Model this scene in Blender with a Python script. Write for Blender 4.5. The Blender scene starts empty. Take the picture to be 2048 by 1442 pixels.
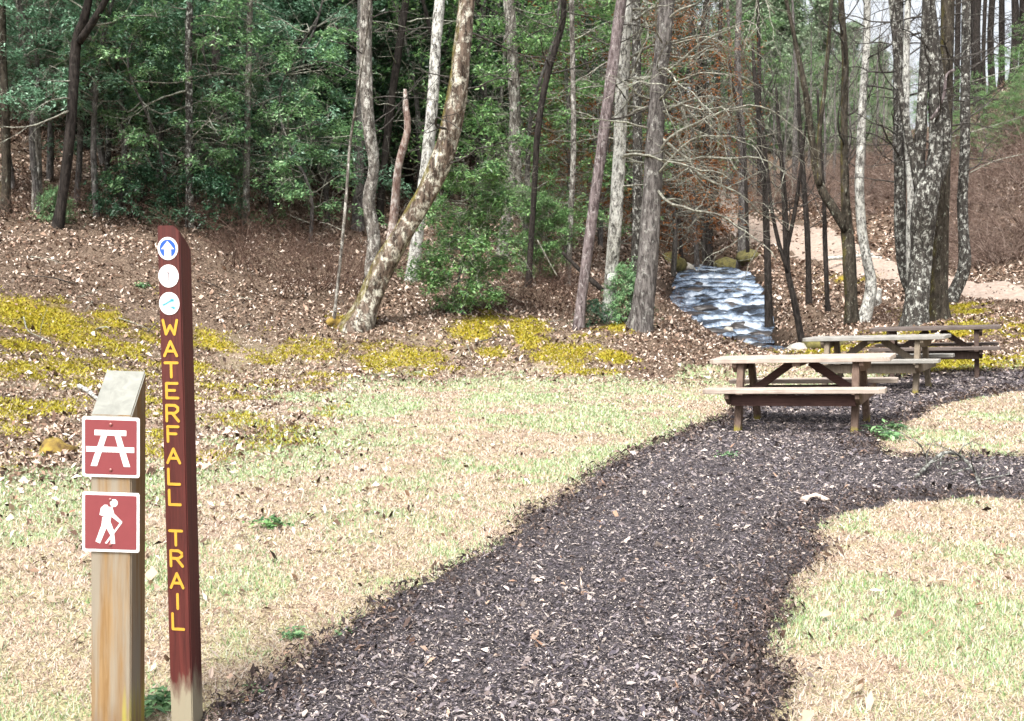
import bpy, bmesh, math, random
import numpy as np
from mathutils import Vector, Matrix
sc = bpy.context.scene
COL = sc.collection
EXPO = 1.62
RS = np.random.RandomState
R = math.radians
# ------------------------------------------------------------------ camera
F, PITCH, EYE = 2048.0, math.atan2(160, 2048), 1.5
cd = bpy.data.cameras.new('camera'); cam = bpy.data.objects.new('camera', cd); COL.objects.link(cam)
cam.location = (0, 0, EYE); cam.rotation_euler = (math.pi/2 - PITCH, 0, 0)
cd.sensor_width = 36; cd.lens = 36; cd.clip_end = 600; cd.clip_start = .05
cd.dof.use_dof = True; cd.dof.focus_distance = 4.6; cd.dof.aperture_fstop = 11
sc.camera = cam
CP, SP = math.cos(PITCH), math.sin(PITCH)
def P(px, py, d):
    """World point seen at photo pixel (px, py) at ground distance d."""
    vx, vy = (px-1024)/F, (721-py)/F
    k = d/(CP + vy*SP)
    return np.array([vx*k, d, EYE + (vy*CP - SP)*k])
# ------------------------------------------------------------------ noise
def hash2(ix, iy, s):
    n = (ix.astype(np.int64)*374761393 + iy.astype(np.int64)*668265263 + s*1442695041) & 0xffffffff
    n = ((n ^ (n >> 13))*1274126177) & 0xffffffff
    return ((n ^ (n >> 16)) & 0xffff)/65535.0
def vnoise(x, y, s=0):
    ix, iy = np.floor(x), np.floor(y); fx, fy = x-ix, y-iy
    fx = fx*fx*(3-2*fx); fy = fy*fy*(3-2*fy)
    a, b = hash2(ix, iy, s), hash2(ix+1, iy, s); c, d = hash2(ix, iy+1, s), hash2(ix+1, iy+1, s)
    return (a*(1-fx)+b*fx)*(1-fy) + (c*(1-fx)+d*fx)*fy
def fbm(x, y, s=0, o=4):
    t = 0; a = .5
    for k in range(o):
        t = t + a*vnoise(x*2**k, y*2**k, s+k*17); a *= .5
    return t/(1-.5**o)
# ------------------------------------------------------------------ terrain
CTL = []
for q in [(0,900,9),(0,800,11),(0,650,15),(0,500,19),(0,400,24),(0,330,30),(300,780,13.5),(300,650,17.5),(400,560,20),
          (400,440,25),(400,350,31),(700,655,19.5),(600,730,17),(620,550,23),(620,430,29),(900,740,16.8),(920,630,20.5),
          (930,560,24),(1000,430,32),(1157,660,19.5),(1215,645,20.3),(1280,655,19.5),(1200,740,16.8),(1300,700,18.2),(1380,735,17),
          (1430,748,16.6),(1300,670,19.2),(1330,600,27),(1340,560,35),(1340,520,42),(1320,440,50),(1450,690,30),(1445,610,37),
          (1435,548,45),(1410,500,53),(1540,705,26),(1530,620,34),(1600,665,27),(1690,650,26),(1740,640,26.5),(1830,655,23),
          (1880,640,24.5),(1905,605,28),(1600,580,38),(1650,615,32),(1560,540,42),(2048,600,29),(1900,575,32),(1780,545,36),
          (1700,515,41),(1600,480,48),(1500,462,54),(1450,455,58),(2048,540,33),(1950,530,37),(1850,480,42),(1750,440,47),
          (1650,430,52),(2048,400,40),(2048,250,50),(2048,140,60),(1950,300,52),(1900,245,62),(1800,300,66),(1700,350,70),
          (1600,380,72),(1450,400,74),(1000,300,45),(600,250,45),(0,200,40),(0,0,70),(600,0,70),(1000,60,70),(1300,200,75),
          (2500,60,65),(1600,330,105),(1820,300,95),(1750,310,125),(1950,270,85),(1900,290,120),(1500,300,125),(1950,640,22.5),(1950,722,16.9),(1700,708,20.5),(1560,716,20.5),(2048,720,17)]:
    CTL.append(P(*q))
CTL += [np.array(v, float) for v in [(-6,3,0),(-3,3,-.06),(-1.4,3.5,-.14),(-.8,3.6,-.12),(-2.2,3.4,-.1),(-1.2,2.6,-.1),(-1.3,4.4,-.06),(0,3,0),(3,3,0),(6,3,0),(-5,6.5,0),(-2,7,0),(1,7,0),(4,7,-.02),(7,7,.05),(-3,11,-.01),
          (0,12,-.02),(1.5,15,-.04),(-8,3,.1),(2.56,11.0,-.09),(3.6,10.5,-.03),(4.46,14.16,-.04),(5.45,13.5,.015),
          (5.93,15.8,.01),(7,15.3,.065),(9,12,.15),(12,10,.3),(-15,-10,.5),(0,-10,0),(15,-10,.4),(-15,8,3),(-25,10,7),(-22,-8,4),(15,5,.4),
          (25,8,2.5),(25,30,7),(20,20,1.9),(-40,35,17),(-60,0,18),(60,0,12),(70,60,26),(-60,70,34),(70,125,24),(0,125,30),(-60,125,45)]]
CTL = np.array(CTL)
def _phi(r): return np.sqrt(r*r + 1.2)
_A = _phi(np.linalg.norm(CTL[:, None, :2] - CTL[None, :, :2], axis=2)) - np.eye(len(CTL))*.02
_W = np.linalg.solve(_A, CTL[:, 2] - 2.0)
CREEK = np.array([P(1400,532,50), P(1428,548,45), P(1433,575,41), P(1439,615,37), P(1443,655,33.5), P(1453,690,30), P(1515,703,27.3), P(1560,712,25), P(1600,722,23.2)])
CREEK_HW = np.array([.9,1.2,1.35,1.4,1.3,1.05,.9,.7,.45])
def seg_near(x, y, pts, extra=None):
    """distance to a polyline, and interpolated z / extra / arclength at the nearest point"""
    best = np.full(x.shape, 1e9); zz = np.zeros(x.shape); ee = np.zeros(x.shape)
    for i in range(len(pts)-1):
        a, b = pts[i], pts[i+1]; dx, dy = b[0]-a[0], b[1]-a[1]
        t = np.clip(((x-a[0])*dx + (y-a[1])*dy)/(dx*dx+dy*dy), 0, 1)
        d = np.hypot(x-a[0]-t*dx, y-a[1]-t*dy); m = d < best
        best = np.where(m, d, best); zz = np.where(m, a[2]+t*(b[2]-a[2]), zz)
        if extra is not None: ee = np.where(m, extra[i]+t*(extra[i+1]-extra[i]), ee)
    return best, zz, ee
def h0(x, y):
    x = np.atleast_1d(np.asarray(x, float)); y = np.atleast_1d(np.asarray(y, float))
    z = np.full(x.shape, 2.0)
    for c, w in zip(CTL, _W): z = z + w*_phi(np.hypot(x-c[0], y-c[1]))
    d, zw, hw = seg_near(x, y, CREEK, CREEK_HW)
    hw = hw*(.9+.35*vnoise(x*.9, y*.9, 5))
    bed = zw - .2 + np.maximum(0, d-hw)*.95
    z = np.minimum(z, bed)
    lift = zw - .2 + np.minimum(np.maximum(0, d-hw)*.9, .4)
    z = np.where(d < hw+1.6, np.maximum(z, lift), z)
    return z
def height(x, y):
    z = h0(x, y); x = np.atleast_1d(np.asarray(x, float)); y = np.atleast_1d(np.asarray(y, float))
    far = np.clip((np.hypot(x-1, y-8)-8)/12, 0, 1)
    return z + (fbm(x*.8, y*.8, 3)-.5)*(.03+.28*far) + (fbm(x*4, y*4, 9, 2)-.5)*(.02+.07*far)
def hz(x, y): return float(height([x], [y])[0])
def ground_hit(px, py):
    """where the sight line through a photo pixel meets the terrain"""
    ds = np.concatenate([np.arange(1.2, 20, .1), np.arange(20, 110, .3)])
    pts = np.array([P(px, py, d) for d in ds]); g = h0(pts[:, 0], pts[:, 1])
    k = np.argmax(pts[:, 2] <= g)
    if pts[k, 2] > g[k]: k = len(ds)-1
    return pts[k]
# ------------------------------------------------------------------ mesh builder
class MB:
    def __init__(s): s.v = []; s.q = []; s.t = []; s.n = 0; s.uv = []
    def add(s, v, q=None, t=None):
        v = np.asarray(v, float).reshape(-1, 3)
        if q is not None and len(q): s.q.append(np.asarray(q, int).reshape(-1, 4) + s.n)
        if t is not None and len(t): s.t.append(np.asarray(t, int).reshape(-1, 3) + s.n)
        s.v.append(v); s.n += len(v)
    def tube(s, pts, rad, sides=6, bump=None):
        pts = np.asarray(pts, float); N = len(pts); rad = np.broadcast_to(np.asarray(rad, float), (N,))
        t = np.gradient(pts, axis=0); t /= np.linalg.norm(t, axis=1)[:, None] + 1e-9
        ax = pts[-1]-pts[0]; ref = np.array([1., .2, 0]) if abs(ax[2]) > np.hypot(ax[0], ax[1]) else np.array([0, .1, 1.])
        u = np.cross(t, ref); u /= np.linalg.norm(u, axis=1)[:, None] + 1e-9; w = np.cross(t, u)
        a = np.arange(sides)*2*math.pi/sides
        r = rad[:, None]*np.ones(sides)[None]
        if bump is not None: r = r*bump(np.arange(N)[:, None]*1.0, a[None], pts)
        V = pts[:, None] + r[..., None]*(np.cos(a)[None, :, None]*u[:, None] + np.sin(a)[None, :, None]*w[:, None])
        i = np.arange(N-1)[:, None]*sides; j = np.arange(sides)[None]; k = (j+1) % sides
        Q = np.stack([i+j, i+k, i+sides+k, i+sides+j], -1).reshape(-1, 4)
        s.add(V, Q)
        c = np.array([pts[0], pts[-1]]); b0 = s.n
        s.add(c); base = b0 - N*sides
        T = [[b0, base+(jj+1) % sides, base+jj] for jj in range(sides)] + [[b0+1, base+(N-1)*sides+jj, base+(N-1)*sides+(jj+1) % sides] for jj in range(sides)]
        s.t.append(np.array(T, int))
    def box(s, c, size, M=None, bev=.004):
        bm = bmesh.new(); bmesh.ops.create_cube(bm, size=1)
        bmesh.ops.scale(bm, vec=size, verts=bm.verts)
        if bev: bmesh.ops.bevel(bm, geom=bm.edges[:], offset=bev, segments=1, affect='EDGES')
        s.bm(bm, c, M)
    def bm(s, bm, c=(0,0,0), M=None):
        bm.verts.index_update(); V = np.array([v.co[:] for v in bm.verts])
        if M is not None: V = V @ np.array(M).T
        V = V + np.asarray(c, float)
        bmesh.ops.triangulate(bm, faces=[f for f in bm.faces if len(f.verts) > 4])
        s.add(V, [[v.index for v in f.verts] for f in bm.faces if len(f.verts) == 4], [[v.index for v in f.verts] for f in bm.faces if len(f.verts) == 3])
        bm.free()
    def prism(s, poly, z0, z1, M=None, c=(0,0,0), bev=0):
        """extrude a 2D polygon between z0 and z1"""
        bm = bmesh.new(); vs = [bm.verts.new((p[0], p[1], z0)) for p in poly]; f = bm.faces.new(vs)
        e = bmesh.ops.extrude_face_region(bm, geom=[f]); bmesh.ops.translate(bm, vec=(0,0,z1-z0), verts=[g for g in e['geom'] if isinstance(g, bmesh.types.BMVert)])
        bmesh.ops.recalc_face_normals(bm, faces=bm.faces)
        if bev: bmesh.ops.bevel(bm, geom=bm.edges[:], offset=bev, segments=1, affect='EDGES')
        s.bm(bm, c, M)
    def mesh(s, name, mats, smooth=True):
        me = bpy.data.meshes.new(name); V = np.concatenate(s.v) if s.v else np.zeros((0, 3))
        Q = np.concatenate(s.q) if s.q else np.zeros((0, 4), int); T = np.concatenate(s.t) if s.t else np.zeros((0, 3), int)
        me.vertices.add(len(V)); me.vertices.foreach_set('co', V.astype(np.float32).ravel())
        nl = Q.size + T.size; me.loops.add(nl); me.loops.foreach_set('vertex_index', np.concatenate([Q.ravel(), T.ravel()]).astype(np.int32))
        me.polygons.add(len(Q)+len(T)); me.polygons.foreach_set('loop_start', np.concatenate([np.arange(len(Q))*4, Q.size+np.arange(len(T))*3]).astype(np.int32))
        me.update(calc_edges=True); me.validate()
        me.polygons.foreach_set('use_smooth', np.full(len(me.polygons), bool(smooth)))
        for m in (mats if isinstance(mats, (list, tuple)) else [mats]): me.materials.append(m)
        return me
    def build(s, name, mat, parent=None, smooth=True, loc=None):
        if loc is not None: s.v = [v - np.asarray(loc) for v in s.v]
        o = bpy.data.objects.new(name, s.mesh(name, mat, smooth)); COL.objects.link(o)
        if parent is not None: o.parent = parent
        elif loc is not None: o.location = loc
        return o
def tag(o, label=None, cat=None, group=None, kind=None):
    for k, v in (('label', label), ('category', cat), ('group', group), ('kind', kind)):
        if v: o[k] = v
    return o
def thing(name, label, cat, loc=(0,0,0), group=None, rot=(0,0,0), scale=1):
    o = bpy.data.objects.new(name, None); COL.objects.link(o); o.empty_display_size = .2
    o.location = loc; o.rotation_euler = rot; o.scale = (scale,)*3
    return tag(o, label, cat, group)
def part(name, me, parent):
    o = bpy.data.objects.new(name, me); COL.objects.link(o); o.parent = parent; return o
def copy_tree(o, parent=None):
    c = o.copy(); COL.objects.link(c); c.parent = parent
    for ch in list(o.children): copy_tree(ch, c)
    return c
# ------------------------------------------------------------------ materials
def new_mat(name):
    m = bpy.data.materials.new(name); m.use_nodes = True; nt = m.node_tree
    return m, nt, nt.nodes['Principled BSDF']
def node(nt, typ, ins=None, **kw):
    n = nt.nodes.new(typ)
    for k, v in kw.items(): setattr(n, k, v)
    for k, v in (ins or {}).items():
        if hasattr(v, 'is_linked') or isinstance(v, bpy.types.NodeSocket): nt.links.new(v, n.inputs[k])
        else: n.inputs[k].default_value = v
    return n
def ramp(nt, fac, stops, interp='LINEAR'):
    n = nt.nodes.new('ShaderNodeValToRGB'); n.color_ramp.interpolation = interp; e = n.color_ramp.elements
    while len(e) < len(stops): e.new(.5)
    for k, (p, c) in enumerate(stops):
        e[k].position = p; e[k].color = (*c, 1) if len(c) == 3 else c
    nt.links.new(fac, n.inputs[0]); return n.outputs[0]
def mixc(nt, fac, a, b):
    n = nt.nodes.new('ShaderNodeMix'); n.data_type = 'RGBA'
    for idx, v in ((0, fac), (6, a), (7, b)):
        if isinstance(v, bpy.types.NodeSocket): nt.links.new(v, n.inputs[idx])
        else: n.inputs[idx].default_value = v if idx == 0 else (*v, 1)
    return n.outputs[2]
def coords(nt, kind='Object', scale=(1,1,1)):
    tc = nt.nodes.new('ShaderNodeTexCoord'); mp = nt.nodes.new('ShaderNodeMapping'); mp.inputs['Scale'].default_value = scale
    nt.links.new(tc.outputs[kind], mp.inputs[0]); return mp.outputs[0]
def noise(nt, vec, scale, detail=4, rough=.6, dist=0):
    return node(nt, 'ShaderNodeTexNoise', {'Vector': vec, 'Scale': scale, 'Detail': detail, 'Roughness': rough, 'Distortion': dist}).outputs[0]
def bump(nt, bs, h, strength=.5, dist=.02):
    n = node(nt, 'ShaderNodeBump', {'Height': h, 'Strength': strength, 'Distance': dist}); nt.links.new(n.outputs[0], bs.inputs['Normal'])
def island_mat(name, cols, rough=.7, spec=.3, trans=0):
    m, nt, bs = new_mat(name); g = nt.nodes.new('ShaderNodeNewGeometry')
    n = len(cols); c = ramp(nt, g.outputs['Random Per Island'], [(k/(n-1), cols[k]) for k in range(n)])
    nt.links.new(c, bs.inputs['Base Color']); bs.inputs['Roughness'].default_value = rough; bs.inputs['Specular IOR Level'].default_value = spec
    if trans:
        tr = node(nt, 'ShaderNodeBsdfTranslucent', {'Color': c}); mx = node(nt, 'ShaderNodeMixShader', {0: trans, 1: bs.outputs[0], 2: tr.outputs[0]})
        nt.links.new(mx.outputs[0], nt.nodes['Material Output'].inputs[0])
    return m
def bark_mat(name, dark, mid, lichen, amount=.5, scale=6, moss=0, band=0, plate=16):
    m, nt, bs = new_mat(name); v = coords(nt, 'Object', (1,1,.25)); v2 = coords(nt, 'Object', (1,1,.7))
    n1 = noise(nt, v, plate, 6, .7, .4); c = ramp(nt, n1, [(.38, dark), (.62, mid)])
    n2 = noise(nt, v2, scale, 8, .78, .3); t = .64-.2*amount
    k = ramp(nt, n2, [(t, (0,0,0)), (t+.09, (1,1,1))]); n5 = noise(nt, v2, scale*3, 4, .7)
    c = mixc(nt, k, c, ramp(nt, n5, [(.3, tuple(x*.55 for x in lichen)), (.6, lichen)]))
    n4 = noise(nt, v, scale*3.1, 5, .75); c = mixc(nt, ramp(nt, n4, [(.53, (0,0,0)), (.60, (.85,.85,.85))]), c, dark)
    if moss:
        g = nt.nodes.new('ShaderNodeNewGeometry'); dt = node(nt, 'ShaderNodeVectorMath', {0: g.outputs['Normal'], 1: (-.75,-.15,.55)}, operation='DOT_PRODUCT')
        n6 = noise(nt, v2, 5, 6, .8); ad = node(nt, 'ShaderNodeMath', {0: dt.outputs['Value'], 1: n6}, operation='MULTIPLY')
        ns = ramp(nt, noise(nt, v2, 38, 3, .7), [(.3, (.05,.045,.008)), (.7, (.20,.17,.02))])
        c = mixc(nt, ramp(nt, ad.outputs[0], [(.32, (0,0,0)), (.50, (moss,)*3)]), c, ns)
    nt.links.new(c, bs.inputs['Base Color']); bs.inputs['Roughness'].default_value = .9; bs.inputs['Specular IOR Level'].default_value = .15
    bump(nt, bs, n1, 1, .05); return m
def wood_mat(name, a, b, rough=.75, grain=(60,60,3), extra=None, spec=.3):
    m, nt, bs = new_mat(name); v = coords(nt, 'Object', grain)
    n1 = noise(nt, v, 1, 6, .65, .8); c = ramp(nt, n1, [(.3, a), (.7, b)])
    n3 = noise(nt, coords(nt, 'Object', (4,4,2)), 1.5, 4, .6); c = mixc(nt, ramp(nt, n3, [(.4, (0,0,0)), (.8, (.55,.55,.55))]), c, tuple(x*.55 for x in a))
    if extra: c = extra(nt, c)
    nt.links.new(c, bs.inputs['Base Color']); bs.inputs['Roughness'].default_value = rough; bs.inputs['Specular IOR Level'].default_value = spec
    bump(nt, bs, n1, .35, .004); return m
def flat_mat(name, c, rough=.5, spec=.4, metal=0, var=.12):
    m, nt, bs = new_mat(name); n = noise(nt, coords(nt, 'Object'), 25, 4)
    nt.links.new(ramp(nt, n, [(.3, tuple(x*(1-var) for x in c)), (.7, c)]), bs.inputs['Base Color'])
    bs.inputs['Roughness'].default_value = rough; bs.inputs['Specular IOR Level'].default_value = spec; bs.inputs['Metallic'].default_value = metal
    return m
M = {}
M['bark_grey'] = bark_mat('bark_grey', (.04,.035,.033), (.20,.185,.175), (.40,.40,.37), .45, 9)
M['bark_pale'] = bark_mat('bark_pale', (.045,.038,.033), (.23,.21,.185), (.55,.54,.49), .7, 8)
M['bark_birch'] = bark_mat('bark_birch', (.04,.036,.033), (.32,.31,.28), (.70,.70,.65), 1.05, 8)
M['bark_red'] = bark_mat('bark_red', (.06,.045,.045), (.25,.21,.21), (.46,.43,.42), .5, 12)
M['bark_dark'] = bark_mat('bark_dark', (.012,.010,.009), (.05,.042,.037), (.2,.2,.17), .15, 9)
M['bark_lichen'] = bark_mat('bark_lichen', (.02,.018,.016), (.08,.073,.065), (.60,.61,.56), .62, 11)
M['bark_lean'] = bark_mat('bark_lean', (.03,.022,.017), (.21,.16,.125), (.64,.62,.52), .72, 6, moss=.9, plate=13)
M['bark_mossy'] = bark_mat('bark_mossy', (.02,.017,.013), (.085,.072,.055), (.42,.43,.35), .35, 10, moss=.7)
M['twig_pale'] = bark_mat('twig_pale', (.11,.10,.085), (.30,.29,.24), (.5,.52,.43), .8, 10)
M['twig_grey'] = bark_mat('twig_grey', (.03,.027,.024), (.12,.11,.10), (.26,.26,.23), .4, 10)
M['twig_brown'] = island_mat('twig_brown', [(.025,.015,.012),(.07,.04,.03),(.12,.075,.058),(.22,.16,.13)], .9, .1)
M['twig_hill'] = island_mat('twig_hill', [(.05,.032,.025),(.12,.08,.063),(.21,.15,.125),(.34,.27,.23)], .9, .1)
M['snag'] = bark_mat('snag', (.14,.08,.065), (.42,.33,.28), (.70,.65,.60), .7, 3, plate=20)
LEAF = dict(
 blue=[(.045,.11,.06),(.13,.27,.16),(.24,.43,.28),(.36,.57,.42)],
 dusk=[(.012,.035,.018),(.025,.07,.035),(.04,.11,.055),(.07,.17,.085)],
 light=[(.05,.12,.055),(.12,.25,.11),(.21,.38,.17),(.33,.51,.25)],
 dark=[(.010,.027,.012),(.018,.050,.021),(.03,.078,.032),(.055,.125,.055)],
 brown=[(.12,.045,.02),(.26,.10,.035),(.34,.15,.055),(.18,.08,.035)],
 pine=[(.13,.20,.12),(.20,.29,.17),(.27,.36,.22),(.33,.42,.28)],  # distance haze is painted into these pale greens, there is no air volume
 bush=[(.035,.10,.035),(.10,.22,.075),(.20,.37,.13),(.32,.50,.20)])
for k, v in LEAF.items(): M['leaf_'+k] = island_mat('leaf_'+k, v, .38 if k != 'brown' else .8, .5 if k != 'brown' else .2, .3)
# ------------------------------------------------------------------ zones
MULCH_PX = [(430,1442),(540,1360),(590,1318),(668,1290),(745,1218),(840,1172),(928,1128),(1003,1075),(1060,1032),(1138,988),(1180,948),(1270,905),(1380,860),(1450,835),(1480,806),
  (1560,790),(1640,783),(1740,764),(1800,757),(1900,748),(2048,738),(2200,730),(2200,770),(2048,783),(1950,797),(1870,817),(1812,850),(1765,875),(1747,895),
  (1785,915),(1850,921),(2048,915),(2300,910),(2300,1010),(2048,1005),(1920,1003),(1800,1003),(1705,1027),(1662,1050),(1648,1090),(1600,1180),(1572,1240),(1562,1330),(1548,1442)]
MULCH = [ground_hit(*q)[:2] for q in MULCH_PX] + [np.array(q) for q in [(.75,2.2),(.3,.3),(-2.0,.3),(-1.5,2.6)]]
MULCH = np.array(MULCH)
LAWN = np.array([ground_hit(*q)[:2] for q in [(-150,930),(0,885),(180,930),(330,915),(470,870),(560,800),(700,770),(900,757),(1100,757),(1300,757),(1425,752),(1450,735),(1560,722),(1700,728),(1850,735),(2048,722),(2300,720)]] + [np.array(q) for q in [(14,12),(14,-6),(-9,-6),(-9,4)]])
def sdf(x, y, poly):
    """signed distance to a polygon, negative inside"""
    d = np.full(x.shape, 1e9); ins = np.zeros(x.shape, bool); n = len(poly)
    for i in range(n):
        a, b = poly[i], poly[(i+1) % n]; ex, ey = b-a
        t = np.clip(((x-a[0])*ex+(y-a[1])*ey)/(ex*ex+ey*ey), 0, 1)
        d = np.minimum(d, np.hypot(x-a[0]-t*ex, y-a[1]-t*ey))
        c = ((a[1] > y) != (b[1] > y)) & (x < (b[0]-a[0])*(y-a[1])/(b[1]-a[1]+1e-12)+a[0]); ins ^= c
    return np.where(ins, -d, d)
TRAIL = np.array([ground_hit(*q) for q in [(2250,632),(2048,598),(1900,572),(1790,545),(1700,515),(1620,487),(1540,466)]] + [P(1460,452,60), P(1380,440,68)])
TRAIL_HW = np.array([.9,.9,.95,1.05,1.15,1.25,1.25,1.1,1.0])
MOSS_PX = [(85,640,90,40),(40,690,60,30),(235,655,100,40),(60,820,80,45),(110,905,50,28),(250,700,60,25),(430,780,150,30),(450,910,70,20),(545,880,60,30),(600,705,55,28),
  (540,720,50,20),(820,722,70,30),(880,700,40,18),(950,665,50,35),(985,705,50,28),(1060,672,40,25),(1125,700,55,30),(1175,725,40,16),(1240,715,40,14),(760,730,60,22),(640,830,40,14),(350,600,40,16),
  (1650,700,90,18),(1800,680,120,30),(1950,725,160,14),(1950,660,110,30),(1880,625,70,16),(1690,560,60,20),(1240,650,40,10),(700,640,40,14),(150,745,130,45),(300,810,90,26),(520,840,110,22),(380,740,80,25),(20,860,60,24),(260,905,70,18),(640,760,60,16),(900,735,60,12),(1180,745,70,9),(480,940,60,14),(160,690,70,30),(420,690,50,25),(20,760,70,20),(330,870,60,14)]
MOSS = []
for px, py, w, hh in MOSS_PX:
    a, b, c = ground_hit(px, py), ground_hit(px, py-hh), ground_hit(px, py+hh)
    MOSS.append((a[0], a[1], w*1.35*a[1]/F, max(.3, (b[1]-c[1])/2*1.2), .62+.38*((px*7+py*13) % 10)/9))
def moss_mask(x, y):
    m = np.full(np.shape(x), -2.)
    for a, b, rx, ry, am in MOSS: m = np.maximum(m, am-np.sqrt(((x-a)/rx)**2+((y-b)/ry)**2)*.75)
    return m + (fbm(x*2.2, y*2.2, 40)-.5)*1.5 + .1 + (fbm(x*9, y*9, 41, 3)-.5)*.6
# ------------------------------------------------------------------ ground
def build_ground():
    u = np.linspace(-1, 1, 520); xs = 75*np.sinh(4*u)/np.sinh(4)
    ys = [-14.]
    while ys[-1] < 132: y = ys[-1]; ys.append(y + (.5 if y < 1.5 else max(.05, .0085*y)))
    ys = np.array(ys); X, Y = np.meshgrid(xs, ys); x, y = X.ravel(), Y.ravel(); z = height(x, y)
    mb = MB(); nx, ny = len(xs), len(ys); i = np.arange(ny-1)[:, None]*nx; j = np.arange(nx-1)[None]
    mb.add(np.c_[x, y, z], np.stack([i+j, i+j+1, i+nx+j+1, i+nx+j], -1).reshape(-1, 4))
    m, nt, bs = new_mat('ground_soil')
    at = node(nt, 'ShaderNodeAttribute', attribute_name='zone'); sp = node(nt, 'ShaderNodeSeparateColor', {0: at.outputs['Color']})
    v = coords(nt, 'Object'); n1 = noise(nt, v, 3, 6, .7); n2 = noise(nt, v, 28, 5, .75); n3 = noise(nt, v, 90, 3, .7)
    litter = ramp(nt, n2, [(.3, (.018,.012,.009)), (.45, (.07,.048,.035)), (.56, (.17,.125,.092)), (.7, (.36,.28,.215))])
    lawn = mixc(nt, ramp(nt, n1, [(.42, (0,0,0)), (.6, (.8,.8,.8))]), (.46,.36,.26), (.36,.36,.19))
    lawn = mixc(nt, ramp(nt, n3, [(.40, (.8,.8,.8)), (.55, (0,0,0))]), lawn, (.13,.09,.055))
    moss = ramp(nt, n2, [(.3, (.11,.08,.010)), (.5, (.25,.19,.018)), (.7, (.37,.29,.04))])
    c = mixc(nt, sp.outputs[0], litter, lawn); c = mixc(nt, sp.outputs[1], c, moss); c = mixc(nt, sp.outputs[2], c, (.022,.016,.012))
    nt.links.new(c, bs.inputs['Base Color']); bs.inputs['Roughness'].default_value = .95; bs.inputs['Specular IOR Level'].default_value = .1
    bump(nt, bs, n2, .6, .03)
    o = mb.build('ground', m); tag(o, kind='structure')
    L = sdf(x, y, LAWN)+(fbm(x*1.3, y*1.3, 7)-.5)*2.2; L = np.maximum(np.clip(.5-L/.9, 0, 1), .75*np.clip(1-L/4.2, 0, 1)*(x < 1.8)*np.clip(fbm(x*1.6, y*1.6, 68)*2.4-.5, 0, 1))
    mo = np.clip((moss_mask(x, y)-.28)*2.6, 0, 1)
    d, zw, hw = seg_near(x, y, CREEK, CREEK_HW); wet = np.clip(1.5-(d-hw)/.6, 0, 1)
    a = o.data.color_attributes.new('zone', 'FLOAT_COLOR', 'POINT'); a.data.foreach_set('color', np.c_[L, mo, wet, np.ones(len(x))].astype(np.float32).ravel())
build_ground()
def sheet(name, mat, inside, x0, x1, y0, y1, step, lift, amp):
    xs, ys = np.arange(x0, x1, step), np.arange(y0, y1, step); X, Y = np.meshgrid(xs, ys); x, y = X.ravel(), Y.ravel()
    s = inside(x, y); z = height(x, y) + lift + (fbm(x*6, y*6, 21)-.5)*amp - np.clip(s+.12, 0, .12)*lift*9
    nx, ny = len(xs), len(ys); i = np.arange(ny-1)[:, None]*nx; j = np.arange(nx-1)[None]
    Q = np.stack([i+j, i+j+1, i+nx+j+1, i+nx+j], -1).reshape(-1, 4); Q = Q[(s[Q] < 0).all(1)]
    us, inv = np.unique(Q, return_inverse=True); mb = MB(); mb.add(np.c_[x, y, z][us], inv.reshape(-1, 4))
    return tag(mb.build(name, mat), kind='structure')
def mulch_in(x, y): return sdf(x, y, MULCH) + (fbm(x*2.5, y*2.5, 30)-.5)*.2 + (fbm(x*14, y*14, 31, 2)-.5)*.14
m, nt, bs = new_mat('mulch'); v = coords(nt, 'Object'); n2 = noise(nt, v, 60, 5, .8); n1 = noise(nt, v, 6, 4)
c = ramp(nt, n2, [(.35, (.010,.008,.010)), (.47, (.04,.033,.038)), (.58, (.13,.11,.12)), (.7, (.34,.29,.28))]); c = mixc(nt, ramp(nt, n1, [(.4, (0,0,0)), (.7, (.6,.6,.6))]), c, (.016,.011,.011))
nt.links.new(c, bs.inputs['Base Color']); bs.inputs['Roughness'].default_value = .85; bump(nt, bs, n2, .8, .03)
sheet('mulch_path', m, mulch_in, -4, 11.5, .3, 18.5, .035, .025, .03)
m, nt, bs = new_mat('trail_dirt'); v = coords(nt, 'Object'); n2 = noise(nt, v, 7, 6, .75); n1 = noise(nt, v, 40, 4, .7)
c = ramp(nt, n2, [(.3, (.19,.14,.11)), (.5, (.31,.245,.20)), (.7, (.42,.35,.30))]); c = mixc(nt, ramp(nt, n1, [(.55, (0,0,0)), (.65, (.6,.6,.6))]), c, (.2,.12,.08))
nt.links.new(c, bs.inputs['Base Color']); bs.inputs['Roughness'].default_value = .95; bump(nt, bs, n1, .5, .03)
def trail_in(x, y):
    d, z, hw = seg_near(x, y, TRAIL, TRAIL_HW); return d - hw + (fbm(x*1.5, y*1.5, 33)-.5)*.9
sheet('trail', m, trail_in, 6, 24, 24, 70, .13, .03, .03)
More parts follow.
